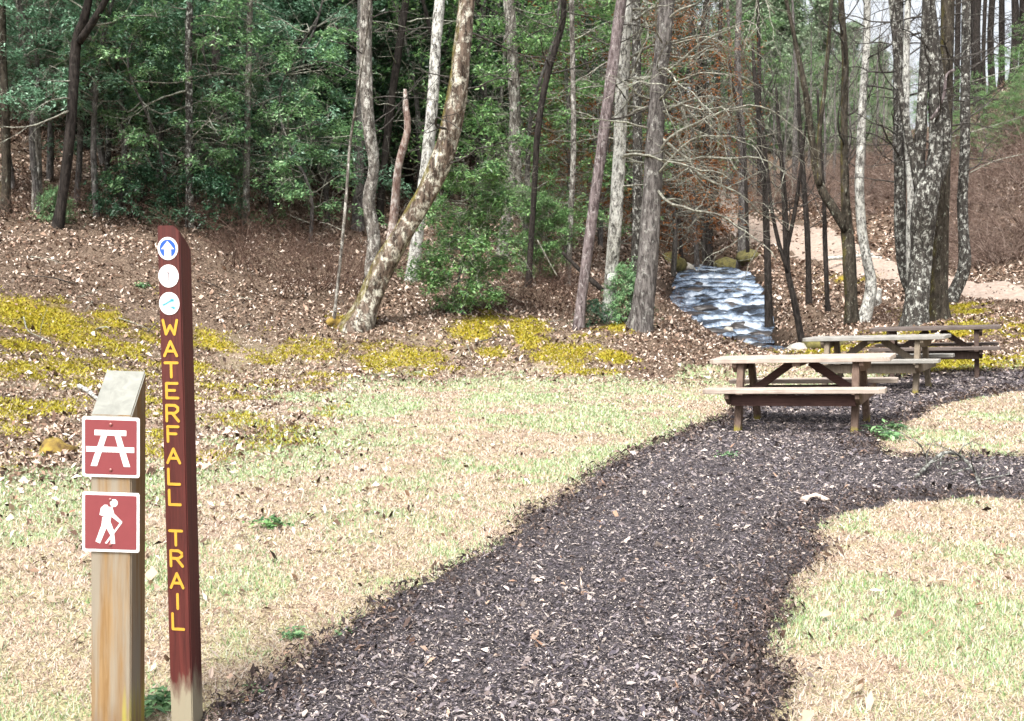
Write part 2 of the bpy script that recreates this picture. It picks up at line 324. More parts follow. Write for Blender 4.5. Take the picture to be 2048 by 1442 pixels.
# ------------------------------------------------------------------ creek water
def build_creek():
    seg = np.r_[0, np.cumsum(np.hypot(*np.diff(CREEK[:, :2], axis=0).T))]; S = np.arange(0, seg[-1], .07)
    cx, cy, cz, hw = (np.interp(S, seg, a) for a in (CREEK[:, 0], CREEK[:, 1], CREEK[:, 2], CREEK_HW))
    tx, ty = np.gradient(cx), np.gradient(cy); l = np.hypot(tx, ty); px, py = -ty/l, tx/l
    U = np.linspace(-1.3, 1.3, 46)
    x = cx[:, None]+px[:, None]*U*hw[:, None]; y = cy[:, None]+py[:, None]*U*hw[:, None]; s = S[:, None]+np.zeros_like(x)
    sw = s + (fbm(x*.55, y*.55, 51)-.5)*4.5 + (fbm(x*2.1, y*2.1, 56)-.5)*1.2    # ledges meander across the bed
    led = 1.9; fr = (sw/led) % 1.0; step = np.where(fr < .8, fr*.15/.8, .15+.85*(fr-.8)/.2)
    z = cz[:, None]+np.zeros_like(x)
    slope = np.gradient(cz, S)[:, None]; z = z + slope*led*(step-fr)*.8
    z = z + (fbm(x*3, y*5, 52)-.5)*.10 + (fbm(x*9, y*12, 53, 2)-.5)*.04
    foam = np.clip((fr-.72)*1.8, 0, .45) + np.clip(.22-fr, 0, 1)*1.5*(slope < -.04)
    foam = foam*(np.abs(slope) > .045) + (fbm(x*1.6, y*2.4, 54)-.5)*.75 - .02
    n, k = x.shape; i = np.arange(n-1)[:, None]*k; j = np.arange(k-1)[None]
    mb = MB(); mb.add(np.stack([x, y, z], -1), np.stack([i+j, i+j+1, i+k+j+1, i+k+j], -1).reshape(-1, 4))
    m, nt, bs = new_mat('creek_water'); at = node(nt, 'ShaderNodeAttribute', attribute_name='foam')
    v = coords(nt, 'Object', (1.,1.5,1)); n1 = noise(nt, v, 4.0, 8, .82, .8); n2 = noise(nt, coords(nt, 'Object', (5,9,1)), 1.8, 7, .85, .5)
    ad = node(nt, 'ShaderNodeMath', {0: at.outputs['Fac'], 1: n1}, operation='ADD'); a2 = node(nt, 'ShaderNodeMath', {0: ad.outputs[0], 1: n2}, operation='ADD')
    k = ramp(nt, node(nt, 'ShaderNodeMath', {0: a2.outputs[0], 1: .4}, operation='MULTIPLY').outputs[0], [(.34, (.008,.010,.013)), (.40, (.035,.05,.075)), (.47, (.11,.15,.21)), (.55, (.32,.38,.46)), (.69, (.80,.83,.87))])
    nt.links.new(k, bs.inputs['Base Color']); bs.inputs['Roughness'].default_value = .16; bump(nt, bs, n2, .5, .04)
    o = tag(mb.build('stream', m), kind='structure')
    a = o.data.attributes.new('foam', 'FLOAT', 'POINT'); a.data.foreach_set('value', foam.ravel().astype(np.float32))
build_creek()
# ------------------------------------------------------------------ scattered ground cover
def sample(n, d0, d1, rng, power=1.5, spread=.56, pad=.6):
    u = rng.rand(n); e = 2-power
    d = (d0**e + u*(d1**e-d0**e))**(1/e) if abs(e) > 1e-6 else d0*(d1/d0)**u
    return (rng.rand(n)*2-1)*(spread*d+pad), d
def blades(x, y, hgt, wid, rng, lean=1.0, lift=0.0):
    n = len(x); z = height(x, y)+lift; a = rng.rand(n)*6.283; ln = hgt*lean*(.3+rng.rand(n)); b = a+1.57
    base = np.c_[x, y, z]; w = np.c_[np.cos(b)*wid, np.sin(b)*wid, 0*x]
    tip = base + np.c_[np.cos(a)*ln, np.sin(a)*ln, hgt*(.5+.7*rng.rand(n))]
    V = np.stack([base-w, base+w, tip], 1).reshape(-1, 3); return V, np.arange(3*n).reshape(-1, 3)
def leaves_flat(x, y, size, rng, lift=.01, tilt=.5, asp=.6):
    n = len(x); z = height(x, y)+lift+rng.rand(n)*.02; a = rng.rand(n)*6.283; ca, sa = np.cos(a), np.sin(a)
    tx, ty = rng.randn(n)*tilt, rng.randn(n)*tilt
    L = size*(.6+.8*rng.rand(n)); W = L*asp*(.6+.7*rng.rand(n))
    def pt(u, v, c): dx, dy = u*ca-v*sa, u*sa+v*ca; return np.c_[x+dx, y+dy, z+dx*tx+dy*ty+c]
    cu = L*.25*rng.rand(n)
    V = np.stack([pt(-L/2, 0*L, 0), pt(0*L, -W/2, cu), pt(L/2, 0*L, 0), pt(0*L, W/2, cu*.6)], 1).reshape(-1, 3)
    k = np.arange(n)[:, None]*4; return V, np.concatenate([k+[0,1,2], k+[0,2,3]], 0)
rng = RS(1)
x, y = sample(760000, 2.6, 24, rng, 1.7, .6, 1.1); lw = sdf(x, y, LAWN)+(fbm(x*1.3, y*1.3, 7)-.5)*2.2
ok = (lw < .25+4.5*rng.rand(len(x))**1.3*(x < 1.5)) & (mulch_in(x, y) > -.03) & (x < 9); x, y, lw = x[ok], y[ok], lw[ok]
green = (fbm(x*1.1, y*1.1, 60)+(fbm(x*5, y*5, 61)-.5)*.55 + rng.randn(len(x))*.07 - np.clip(lw, 0, 1)*.4) > .53
hh = (.014+.022*rng.rand(len(x))**1.5)*(1+.02*y); ww = (.0018+.0008*rng.rand(len(x)))*np.maximum(1, y/3.2)
for nm, msk, cols, ln in (('grass', green, [(.13,.24,.08),(.28,.40,.18),(.40,.48,.29),(.48,.52,.39),(.54,.51,.42)], .9), ('dead_grass', ~green, [(.15,.095,.07),(.38,.28,.22),(.53,.44,.37),(.62,.56,.49),(.49,.42,.33),(.30,.21,.16)], 1.7)):
    mb = MB(); V, T = blades(x[msk], y[msk], hh[msk]*(1 if ln < 1 else .75), ww[msk], rng, ln, -.002); mb.add(V, None, T)
    tag(mb.build(nm, island_mat(nm, cols, .8, .15, .25), smooth=False), 'short winter lawn grass, green blades' if nm == 'grass' else 'bleached dormant grass blades lying over the lawn', 'grass', kind='stuff')
# leaf litter
x, y = sample(480000, 4, 62, rng, 1.15, .6, 1); lw = sdf(x, y, LAWN)+(fbm(x*1.3, y*1.3, 7)-.5)*2.2
cd_, zw, hw = seg_near(x, y, CREEK, CREEK_HW); mo = moss_mask(x, y)
pr = np.where(lw > 0, np.where(mo > .45, .07, np.clip(fbm(x*.9, y*.9, 67)*2.6-.45, .22, 1)), np.clip(.55+lw*.13, .05, .55)*np.clip(fbm(x*.5, y*.5, 66)*2.4-.6, .15, 1)); pr[(mulch_in(x, y) < 0)] = .04
pr[trail_in(x, y) < 0] = .07
ok = (rng.rand(len(x)) < pr) & (cd_ > hw+.25+.5*rng.rand(len(x))); x, y = x[ok], y[ok]
mb = MB(); V, T = leaves_flat(x, y, (.030+.045*rng.rand(len(x))**2)*np.maximum(1, y/15)*np.where(sdf(x, y, LAWN) < -1, .7, 1), rng, .012, .6, .5); mb.add(V, None, T)
tag(mb.build('leaf_litter', island_mat('leaf_litter', [(.02,.012,.009),(.07,.043,.031),(.17,.11,.08),(.36,.26,.20),(.56,.45,.37),(.66,.58,.51),(.44,.32,.245),(.25,.16,.11),(.04,.025,.018),(.11,.065,.045),(.50,.39,.31)], .8, .2), smooth=False), 'fallen brown leaves over the bank and forest floor', 'leaf litter', kind='stuff')
# moss tufts
x, y = sample(600000, 6, 36, rng, 1.2, .56, .5); ok = moss_mask(x, y) > .16+.5*rng.rand(len(x)); ok &= mulch_in(x, y) > .05; x, y = x[ok], y[ok]
mb = MB(); V, T = blades(x, y, .014+.022*rng.rand(len(x))**2+.0008*y, .004+.0006*y, rng, 1.3); mb.add(V, None, T)
tag(mb.build('moss', island_mat('moss', [(.15,.125,.012),(.27,.235,.018),(.38,.34,.03),(.31,.30,.04),(.43,.38,.09),(.20,.165,.015),(.35,.30,.06)], .9, .1, .2), smooth=False), 'yellow green moss growing in patches on the bank', 'moss', kind='stuff')
# wood chips on the mulch
x, y = sample(650000, 2.4, 18, rng, 1.8, .5, .5); ok = mulch_in(x, y) < .04*rng.randn(len(x)); x, y = x[ok], y[ok]
edge = mulch_in(x, y) > -.02-.42*rng.rand(len(x))**2.2
mb = MB(); xe, ye = x[edge], y[edge]; V, T = leaves_flat(xe, ye, (.008+.012*rng.rand(len(xe))+.03*rng.rand(len(xe))**10)*np.maximum(1, ye/6), rng, .03, .6, .38); mb.add(V, None, T)
tag(mb.build('bark_chips', island_mat('bark_chips', [(.010,.008,.007),(.022,.015,.013),(.05,.032,.026),(.03,.02,.018),(.09,.06,.05),(.016,.012,.012),(.20,.14,.115),(.06,.045,.045),(.40,.32,.26)], .75, .3), smooth=False), 'darker loose bark chips heaped along the mulch edges', 'bark chips', kind='stuff')
x, y = x[~edge], y[~edge]
mb = MB(); V, T = leaves_flat(x, y, (.0065+.009*rng.rand(len(x))+.035*rng.rand(len(x))**16)*np.maximum(1, y/6), rng, .024, .35, .38); mb.add(V, None, T)
tag(mb.build('wood_chips', island_mat('wood_chips', [(.014,.011,.013),(.03,.025,.03),(.07,.06,.072),(.17,.15,.165),(.07,.045,.035),(.30,.26,.26),(.03,.025,.03),(.09,.076,.09),(.42,.36,.32),(.045,.034,.034),(.58,.50,.45),(.19,.165,.185)], .7, .35), smooth=False), 'dark and pale wood chips covering the mulch path', 'wood chips', kind='stuff')
# ------------------------------------------------------------------ sign posts
def stroke(mb, pts, w, y0, th):
    """a routed letter stroke: capsule segments in the x-z plane, front at y0"""
    for k in range(len(pts)-1):
        a, b = np.array(pts[k]), np.array(pts[k+1]); dv = b-a; L = np.hypot(*dv); an = math.atan2(dv[1], dv[0]); poly = []
        for t in np.linspace(-math.pi/2, math.pi/2, 6): poly.append((L/2+w/2*math.cos(t), w/2*math.sin(t)))
        for t in np.linspace(math.pi/2, 3*math.pi/2, 6): poly.append((-L/2+w/2*math.cos(t), w/2*math.sin(t)))
        c, s = math.cos(an), math.sin(an); cx, cz = (a+b)/2; yy = y0 - .00025*stroke.n; stroke.n = (stroke.n+1) % 7
        V = [(cx+p*c-q*s, p*s+q*c+cz) for p, q in poly]
        mb.prism(V, 0, th, M=((1,0,0),(0,0,-1),(0,1,0)), c=(0, yy, 0))
stroke.n = 0
GL = {'W': [[(0,1),(.2,0),(.5,.62),(.8,0),(1,1)]], 'A': [[(0,0),(.5,1),(1,0)],[(.2,.33),(.8,.33)]], 'T': [[(0,1),(1,1)],[(.5,1),(.5,0)]],
 'E': [[(.95,1),(.08,1),(.08,0),(1,0)],[(.08,.52),(.75,.52)]], 'R': [[(.05,0),(.05,1),(.7,1),(.95,.86),(.95,.66),(.7,.5),(.05,.5)],[(.5,.5),(1,0)]],
 'F': [[(.95,1),(.08,1),(.08,0)],[(.08,.52),(.75,.52)]], 'L': [[(.05,1),(.05,0),(.95,0)]], 'I': [[(.5,1),(.5,0)]]}
FRONT = ((1,0,0),(0,0,-1),(0,1,0))       # x-z drawing -> upright plate facing -y
def disc_poly(r, n=40, cx=0, cz=0, ry=None): return [(cx+r*math.cos(k*2*math.pi/n), cz+(ry or r)*math.sin(k*2*math.pi/n)) for k in range(n)]
def weathered(nt, c):
    v = coords(nt, 'Object', (9,9,2.2)); n = noise(nt, v, 2, 5, .6); sx = node(nt, 'ShaderNodeSeparateXYZ', {0: coords(nt, 'Object')})
    z = node(nt, 'ShaderNodeMath', {0: sx.outputs[2], 1: .42}, operation='MULTIPLY_ADD'); z.inputs[2].default_value = 0
    s = node(nt, 'ShaderNodeMath', {0: sx.outputs[2], 1: 2.0}, operation='MULTIPLY'); t = node(nt, 'ShaderNodeMath', {0: n, 1: s.outputs[0]}, operation='SUBTRACT')
    return mixc(nt, ramp(nt, t.outputs[0], [(-.0, (0,0,0)), (.22, (.9,.9,.9))]), c, (.30,.27,.19))
M['post_stain'] = wood_mat('post_stain', (.048,.009,.008), (.12,.024,.019), .55, (70,70,2.5), weathered, .4)
def weathered2(nt, c):
    v = coords(nt, 'Object', (16,16,1.0)); n = noise(nt, v, 1.4, 5, .6)
    c = mixc(nt, ramp(nt, n, [(.42, (0,0,0)), (.62, (.8,.8,.8))]), c, (.27,.25,.205))
    sx = node(nt, 'ShaderNodeSeparateXYZ', {0: coords(nt, 'Object')}); n2 = noise(nt, coords(nt, 'Object', (28,28,.8)), 1, 3, .5)
    k = node(nt, 'ShaderNodeMapRange', {0: sx.outputs[0], 1: .0, 2: .05, 3: 0, 4: 1}); k2 = node(nt, 'ShaderNodeMapRange', {0: sx.outputs[2], 1: .05, 2: .55, 3: 1, 4: 0})
    k = node(nt, 'ShaderNodeMath', {0: k.outputs[0], 1: k2.outputs[0]}, operation='MULTIPLY'); k = node(nt, 'ShaderNodeMath', {0: k.outputs[0], 1: n2}, operation='MULTIPLY')
    c = mixc(nt, ramp(nt, k.outputs[0], [(.34, (0,0,0)), (.5, (.75,.75,.75))]), c, (.36,.34,.05))
    b = node(nt, 'ShaderNodeMapRange', {0: sx.outputs[2], 1: .32, 2: 0, 3: 0, 4: .55}); b = node(nt, 'ShaderNodeMath', {0: b.outputs[0], 1: n}, operation='MULTIPLY')
    return mixc(nt, ramp(nt, b.outputs[0], [(.16, (0,0,0)), (.3, (.9,.9,.9))]), c, (.16,.10,.07))
M['post_raw'] = wood_mat('post_raw', (.19,.105,.04), (.33,.22,.11), .8, (55,55,2), weathered2, .2)
M['end_grain'] = wood_mat('end_grain', (.20,.205,.185), (.30,.305,.275), .85, (22,22,22), None, .2)
M['sign_red'] = flat_mat('sign_red', (.22,.045,.052), .42, .5, 0, .08)
M['sign_white'] = flat_mat('sign_white', (.78,.77,.77), .45, .4, 0, .05)
M['screw'] = flat_mat('screw', (.35,.14,.13), .35, .5, .6)
M['yellow'] = flat_mat('yellow', (.56,.32,.04), .6, .3, 0, .15)
M['blue'] = flat_mat('blue', (.015,.09,.42), .4, .5)
M['pale_blue'] = flat_mat('pale_blue', (.40,.66,.76), .45, .4)
M['teal'] = flat_mat('teal', (.04,.28,.36), .5)
M['faded'] = flat_mat('faded', (.20,.17,.19), .5)
M['disc_white'] = flat_mat('disc_white', (.76,.74,.74), .5, .3, 0, .02)
# -- raw wood post with the two pictogram plates
b0 = P(221, 1440, 3.5); root = thing('wooden_sign_post', 'thick unpainted wooden post with slanted top carrying two square red plates', 'sign post', (-1.417, 3.57, hz(-1.417, 3.57)), rot=(0, R(1.8), 0))
W = .07; gz = hz(-1.417, 3.57); ZF, ZB = 1.037-gz, 1.182-gz
bm = bmesh.new(); vs = [bm.verts.new(p) for p in [(-W,-W,-.3),(W,-W,-.3),(W,W,-.3),(-W,W,-.3),(-W,-W,ZF),(W,-W,ZF),(W,W,ZB),(-W,W,ZB)]]
for f in ((3,2,1,0),(4,5,6,7),(0,1,5,4),(1,2,6,5),(2,3,7,6),(3,0,4,7)):
    fc = bm.faces.new([vs[k] for k in f]); fc.material_index = 0
bmesh.ops.bevel(bm, geom=bm.edges[:], offset=.004, segments=2, affect='EDGES')
me = bpy.data.meshes.new('post'); bmesh.ops.recalc_face_normals(bm, faces=bm.faces)
for f in bm.faces:
    if f.normal.z > .4: f.material_index = 1
bm.to_mesh(me); bm.free(); me.materials.append(M['post_raw']); me.materials.append(M['end_grain']); part('post', me, root)
def rrect(w, h, r, n=5):
    out = []
    for sx, sy, a0 in ((1,1,0),(-1,1,90),(-1,-1,180),(1,-1,270)):
        for k in range(n): a = R(a0+90*k/(n-1)); out.append((sx*(w/2-r)+r*math.cos(a), sy*(h/2-r)+r*math.sin(a)))
    return out
def plate(zc, label):
    o = bpy.data.objects.new('sign_plate', None); COL.objects.link(o); o.parent = root; o.location = (.002, -W-.004, zc); o['label'] = label
    o.empty_display_size = .05
    mb = MB(); mb.prism(rrect(.198, .209, .008), 0, .003, FRONT); part('border', mb.mesh('border', M['sign_white'], False), o)
    mb = MB(); mb.prism(rrect(.178, .189, .004), 0, .0012, FRONT, (0, -.003, 0)); part('panel', mb.mesh('panel', M['sign_red'], False), o)
    return o
def screw(o, x, z):
    bm = bmesh.new(); bmesh.ops.create_uvsphere(bm, u_segments=12, v_segments=8, radius=.0062); bmesh.ops.scale(bm, vec=(1,.6,1), verts=bm.verts); mb = MB(); mb.bm(bm, (x, -.0048, z)); part('screw', mb.mesh('screw', M['screw']), o)
pl = plate(P(222,894,3.495)[2]-gz, 'red plate with white picnic table symbol'); sy = -.0043
mb = MB(); k = .198/116          # pictogram measured on the plate
def px_poly(pts): return [((p[0]-222.5)*k, -(p[1]-894)*k) for p in pts]
for j, pts in enumerate([[(190,859),(254,859),(254,870),(190,870)], [(173,893),(270,893),(270,904),(173,904)], [(204,868),(216,868),(195,933),(182,933)], [(230,868),(242,868),(262,933),(249,933)]]):
    mb.prism(px_poly(pts)[::-1], 0, .0008, FRONT, (0, sy-.00006*j, 0))
part('symbol', mb.mesh('symbol', M['sign_white'], False), pl); screw(pl, 0, .079); screw(pl, 0, -.079)
pl = plate(P(222,1044,3.495)[2]-gz, 'red plate with white hiker symbol'); mb = MB()
def px2(pts): return [((p[0]-222.5)*k, -(p[1]-1044)*k) for p in pts]
hk = [px2(disc_poly(8, 20, 229, 1004)),
      px2([(210,1008),(216,1008),(218,1012),(214,1030),(210,1032),(200,1029),(203,1014)]),
      px2([(217,1012),(226,1012),(230,1026),(246,1042),(243,1046),(236,1041),(224,1032),(222,1042),(229,1060),(232,1088),(223,1088),(222,1070),(214,1056),(201,1088),(192,1084),(204,1050),(206,1034),(215,1030)]),
      px2([(243,1042),(246,1044),(215,1088),(211,1087)])]
for j, pts in enumerate(hk): mb.prism(pts, 0, .0008, FRONT, (0, sy-.00006*j, 0))
part('symbol', mb.mesh('symbol', M['sign_white'], False), pl); screw(pl, -.001, .080); screw(pl, -.001, -.079)
# -- stained post with routed lettering
W = .0415; bx, by = -1.177, 3.60
root = thing('trail_sign_post', 'tall narrow dark red stained post with stacked yellow trail lettering', 'sign post', (bx, by, hz(bx, by)), rot=(0, R(-.1), R(-9)))
g0 = root.location[2]; T_ = 1.692-g0
bm = bmesh.new(); vs = [bm.verts.new(p) for p in [(-W,-W,-.3),(W,-W,-.3),(W,W,-.3),(-W,W,-.3),(-W,-W,T_),(W*.45,-W,T_),(W,-W,T_-.022),(W,W,T_-.08),(-W,W,T_-.06)]]
for f in ((3,2,1,0),(0,1,6,5,4),(1,2,7,6),(2,3,8,7),(3,0,4,8),(4,5,8),(5,6,7),(5,7,8)): bm.faces.new([vs[k] for k in f])
bmesh.ops.recalc_face_normals(bm, faces=bm.faces); bmesh.ops.bevel(bm, geom=[e for e in bm.edges if e.calc_face_angle(0) > .3], offset=.0035, segments=2, affect='EDGES')
me = bpy.data.meshes.new('post'); bm.to_mesh(me); bm.free(); me.materials.append(M['post_stain']); part('post', me, root)
def zpix(y): return P(345, y, by-W)[2]-g0
for word in ([('W',306,355),('A',366,416),('T',426,476),('E',484,535),('R',546,600),('F',606,658),('A',669,718),('L',726,778),('L',786,836)], [('T',900,950),('R',956,1009),('A',1020,1070),('I',1079,1129),('L',1134,1187)]):
    mb = MB()
    for ch, a, b in word:
        z1, z0 = zpix(420+a/1.41+3.5), zpix(420+b/1.41-3.5); w = .046 if ch != 'W' else .052; xo = -.003
        for st in GL[ch]: stroke(mb, [(xo+(u-.5)*w, z0+t*(z1-z0)) for u, t in st], .0098, -W, .0012)
    part('lettering', mb.mesh('lettering', M['yellow'], False), root)
def badge(yc, label):
    o = bpy.data.objects.new('marker_disc', None); COL.objects.link(o); o.parent = root; o.location = (-.003, -W, zpix(yc)); o['label'] = label; o.empty_display_size = .03
    mb = MB(); mb.prism(disc_poly(.0375, 40, 0, 0, .0395), 0, .002, FRONT); part('disc', mb.mesh('disc', M['disc_white'], False), o); return o
o = badge(497, 'blue disc with white up arrow'); mb = MB(); mb.prism(disc_poly(.0295, 36, 0, 0, .031), 0, .0006, FRONT, (0, -.002, 0)); part('ground_colour', mb.mesh('ground_colour', M['blue'], False), o)
mb = MB(); mb.prism([(-.0125,-.029),(.0125,-.029),(.0125,-.002),(.024,-.002),(0,.026),(-.024,-.002),(-.0125,-.002)], 0, .0005, FRONT, (0, -.0027, 0)); part('arrow', mb.mesh('arrow', M['disc_white'], False), o)
o = badge(552, 'white disc with almost faded hiker mark'); mb = MB()
for j, pts in enumerate([[(-.006,.014),(.002,.013),(.008,.004),(.006,.003),(.001,.009),(-.005,.011)], [(-.003,.010),(.001,.009),(.002,-.016),(-.001,-.016)]]): mb.prism(pts, 0, .0004, FRONT, (0, -.002-.0001*j, 0))
part('mark', mb.mesh('mark', M['faded'], False), o)
o = badge(607, 'white disc with pale blue water mark'); mb = MB(); mb.prism(disc_poly(.032, 36, 0, 0, .034), 0, .0006, FRONT, (0, -.002, 0)); part('ground_colour', mb.mesh('ground_colour', M['pale_blue'], False), o)
mb = MB()
for j, pts in enumerate([[(-.024,-.004),(-.012,.001),(-.004,.006),(.004,.010),(.008,.016),(.016,.015),(.018,.008),(.010,.007),(.002,.005),(-.008,-.001),(-.022,-.008)], [(.004,-.012),(.014,-.011),(.022,-.014),(.018,-.020),(.010,-.015)]]): mb.prism(pts[::-1], 0, .0004, FRONT, (0, -.0027-.0001*j, 0))
part('mark', mb.mesh('mark', M['teal'], False), o)
# ------------------------------------------------------------------ picnic tables
def green_feet(nt, c):
    sx = node(nt, 'ShaderNodeSeparateXYZ', {0: coords(nt, 'Object')}); n = noise(nt, coords(nt, 'Object'), 14, 4)
    k = node(nt, 'ShaderNodeMapRange', {0: sx.outputs[2], 1: .0, 2: .14, 3: .9, 4: 0}); k = node(nt, 'ShaderNodeMath', {0: k.outputs[0], 1: n}, operation='MULTIPLY')
    return mixc(nt, ramp(nt, k.outputs[0], [(.2, (0,0,0)), (.4, (.85,.85,.85))]), c, (.20,.17,.03))
M['table_top'] = wood_mat('table_top', (.27,.215,.18), (.52,.45,.39), .8, (2.5,70,70), None, .2)
M['table_frame'] = wood_mat('table_frame', (.075,.047,.036), (.19,.135,.105), .8, (45,45,2.5), green_feet, .2)  # frame tone lowered: shade under the boards is put into the colour
M['table_rail'] = wood_mat('table_rail', (.04,.02,.018), (.10,.055,.046), .8, (2.5,60,60), None, .2)
LT, ZT, DT, FX, FS, ZS, SO, LS = 1.827, .744, .337, .583, .496, .46, .70, 1.793
def beam(mb, a, b, w, t, side=(1,0,0), bev=.004):
    a, b = np.array(a, float), np.array(b, float); d = b-a; L = np.linalg.norm(d); d /= L; s = np.array(side, float); s -= d*s.dot(d); s /= np.linalg.norm(s)
    mb.box((a+b)/2, (w, t, L), np.stack([s, np.cross(d, s), d], 1), bev)
def make_table():
    t = thing('picnic_table', None, 'picnic table')
    mb = MB(); nb = 4; pw = 2*DT/nb
    for k in range(nb):
        y0 = -DT+k*pw+.003; y1 = y0+pw-.006; c = .06; l = LT/2
        if k == 0: poly = [(-l,y1),(-l,y0+c),(-l+c,y0),(l-c,y0),(l,y0+c),(l,y1)]
        elif k == nb-1: poly = [(-l,y0),(l,y0),(l,y1-c),(l-c,y1),(-l+c,y1),(-l,y1-c)]
        else: poly = [(-l,y0),(l,y0),(l,y1),(-l,y1)]
        mb.prism(poly, ZT-.045, ZT, bev=.004)
    part('tabletop', mb.mesh('tabletop', M['table_top'], False), t)
    for s in (-1, 1):
        mb = MB(); y0, y1 = sorted((s*SO, s*(SO-.245))); l, c = LS/2, .05
        poly = [(-l,y0),(l,y0),(l,y1-c),(l-c,y1),(-l+c,y1),(-l,y1-c)] if s > 0 else [(-l,y1),(-l,y0+c),(-l+c,y0),(l-c,y0),(l,y0+c),(l,y1)]
        mb.prism(poly, ZS-.045, ZS, bev=.004); part('seat', mb.mesh('seat', M['table_top'], False), t)
        mb = MB(); mb.box((0, s*(SO-.13), ZS-.125), (2*FX+.068, .04, .11)); part('seat_rail', mb.mesh('seat_rail', M['table_rail'], False), t)
        mb = MB(); x = s*(FX+.058); mb.prism([(-.67,.40),(-.67,.36),(-.56,.29),(.56,.29),(.67,.36),(.67,.413),(-.67,.413)], -.022, .022, ((0,0,1),(1,0,0),(0,1,0)), (x, 0, 0), .003)
        part('seat_beam', mb.mesh('seat_beam', M['table_frame'], False), t)
        mb = MB(); x = s*(FX+.058); mb.prism([(-.31,.697),(-.31,.66),(-.25,.60),(.25,.60),(.31,.66),(.31,.697)], -.022, .022, ((0,0,1),(1,0,0),(0,1,0)), (x, 0, 0), .003)
        part('top_beam', mb.mesh('top_beam', M['table_frame'], False), t)
        mb = MB(); beam(mb, (s*.09, 0, .685), (s*(FX-.02), 0, .35), .085, .042, (0,0,1)); part('brace', mb.mesh('brace', M['table_rail'], False), t)
        for u in (-1, 1):
            mb = MB(); beam(mb, (s*FX, u*FS, -.08), (s*FX, u*.215, .698), .068, .088); part('leg', mb.mesh('leg', M['table_frame'], False), t)
    mb = MB(); mb.box((0, 0, ZT-.045-.022), (.085, 2*DT-.08, .040)); part('centre_batten', mb.mesh('centre_batten', M['table_frame'], False), t)
    return t
tb = make_table()
TV = {1: (wood_mat('table_top_grey', (.19,.18,.165), (.36,.35,.32), .85, (2.5,70,70), None, .15), wood_mat('table_frame_grey', (.12,.10,.075), (.26,.21,.16), .85, (45,45,2.5), green_feet, .15)),
      2: (wood_mat('table_top_dark', (.07,.055,.05), (.17,.14,.125), .85, (2.5,70,70), None, .15), wood_mat('table_frame_dark', (.035,.024,.02), (.10,.07,.058), .85, (45,45,2.5), None, .15))}
for k, (x, y, z, yw, tl, lab) in enumerate([(3.085,10.755,-.06,-.456,.05,'brown timber picnic table with a bench on each side, nearest the sign posts, on mulch'),
        (4.961,13.852,-.014,-.555,.048,'weathered greyer picnic table standing between the two other picnic tables'),
        (6.465,15.588,.037,-.423,.043,'darkest picnic table at the far end of the mulch, beside the mossy grass')]):
    o = tb if k == 0 else copy_tree(tb)
    if k:
        for c in o.children:
            sl = c.material_slots[0]; nm = sl.material.name; sl.link = 'OBJECT'; sl.material = TV[k][0 if nm == 'table_top' else 1]
    o.location = (x, y, z+.02); o.rotation_euler = Matrix.Rotation(yw, 3, 'Z').to_euler(); o.matrix_basis = Matrix.Translation((x, y, z+.02)) @ Matrix.Rotation(yw, 4, 'Z') @ Matrix.Rotation(-tl, 4, 'Y')
    tag(o, lab, 'picnic table', 'picnic tables on the mulch')
# ------------------------------------------------------------------ trees
def spline(pts, step):
    pts = np.asarray(pts, float); p = np.vstack([2*pts[0]-pts[1], pts, 2*pts[-1]-pts[-2]]); out = []
    for i in range(1, len(p)-2):
        n = max(2, int(np.linalg.norm(p[i+1][:3]-p[i][:3])/step)); t = np.linspace(0, 1, n, endpoint=False)[:, None]
        out.append(.5*((2*p[i])+(-p[i-1]+p[i+1])*t+(2*p[i-1]-5*p[i]+4*p[i+1]-p[i+2])*t**2+(-p[i-1]+3*p[i]-3*p[i+1]+p[i+2])*t**3))
    out.append(p[-2][None]); return np.vstack(out)
def unit(v): v = np.asarray(v, float); return v/(np.linalg.norm(v)+1e-9)
def twig(mb, p, d, L, r, rng, lvl=2, droop=.0, wig=.18, sub=5, sides=4, ends=None, spread=.9, up=0):
    """a branch with its side twigs, as tapering tubes"""
    n = max(4, int(L/.22)+2); d = unit(d); pts = [np.array(p, float)]; dirs = []
    for k in range(n-1):
        d = unit(d + rng.randn(3)*wig + np.array([0, 0, up-droop])*(k/n)); dirs.append(d); pts.append(pts[-1]+d*L/(n-1))
    pts = np.array(pts); mb.tube(pts, r*np.linspace(1, .22, n), sides)
    if ends is not None: ends.append((pts[-1], d))
    if lvl > 0:
        for k in range(sub):
            f = .25+.72*(k+rng.rand())/sub; i = min(n-2, int(f*(n-1))); q = pts[i]+(pts[i+1]-pts[i])*(f*(n-1)-i)
            nd = unit(dirs[i]*(1.1-.3*spread) + unit(rng.randn(3))*spread); twig(mb, q, nd, L*(.32+.3*rng.rand())*(1.15-f*.5), r*(.5-.2*f), rng, lvl-1, droop, wig, max(2, sub-1), 3, ends, spread, up)
LEAF_A = np.array([(0,0),( .42,-.24),(1,0),(.42,.24)])
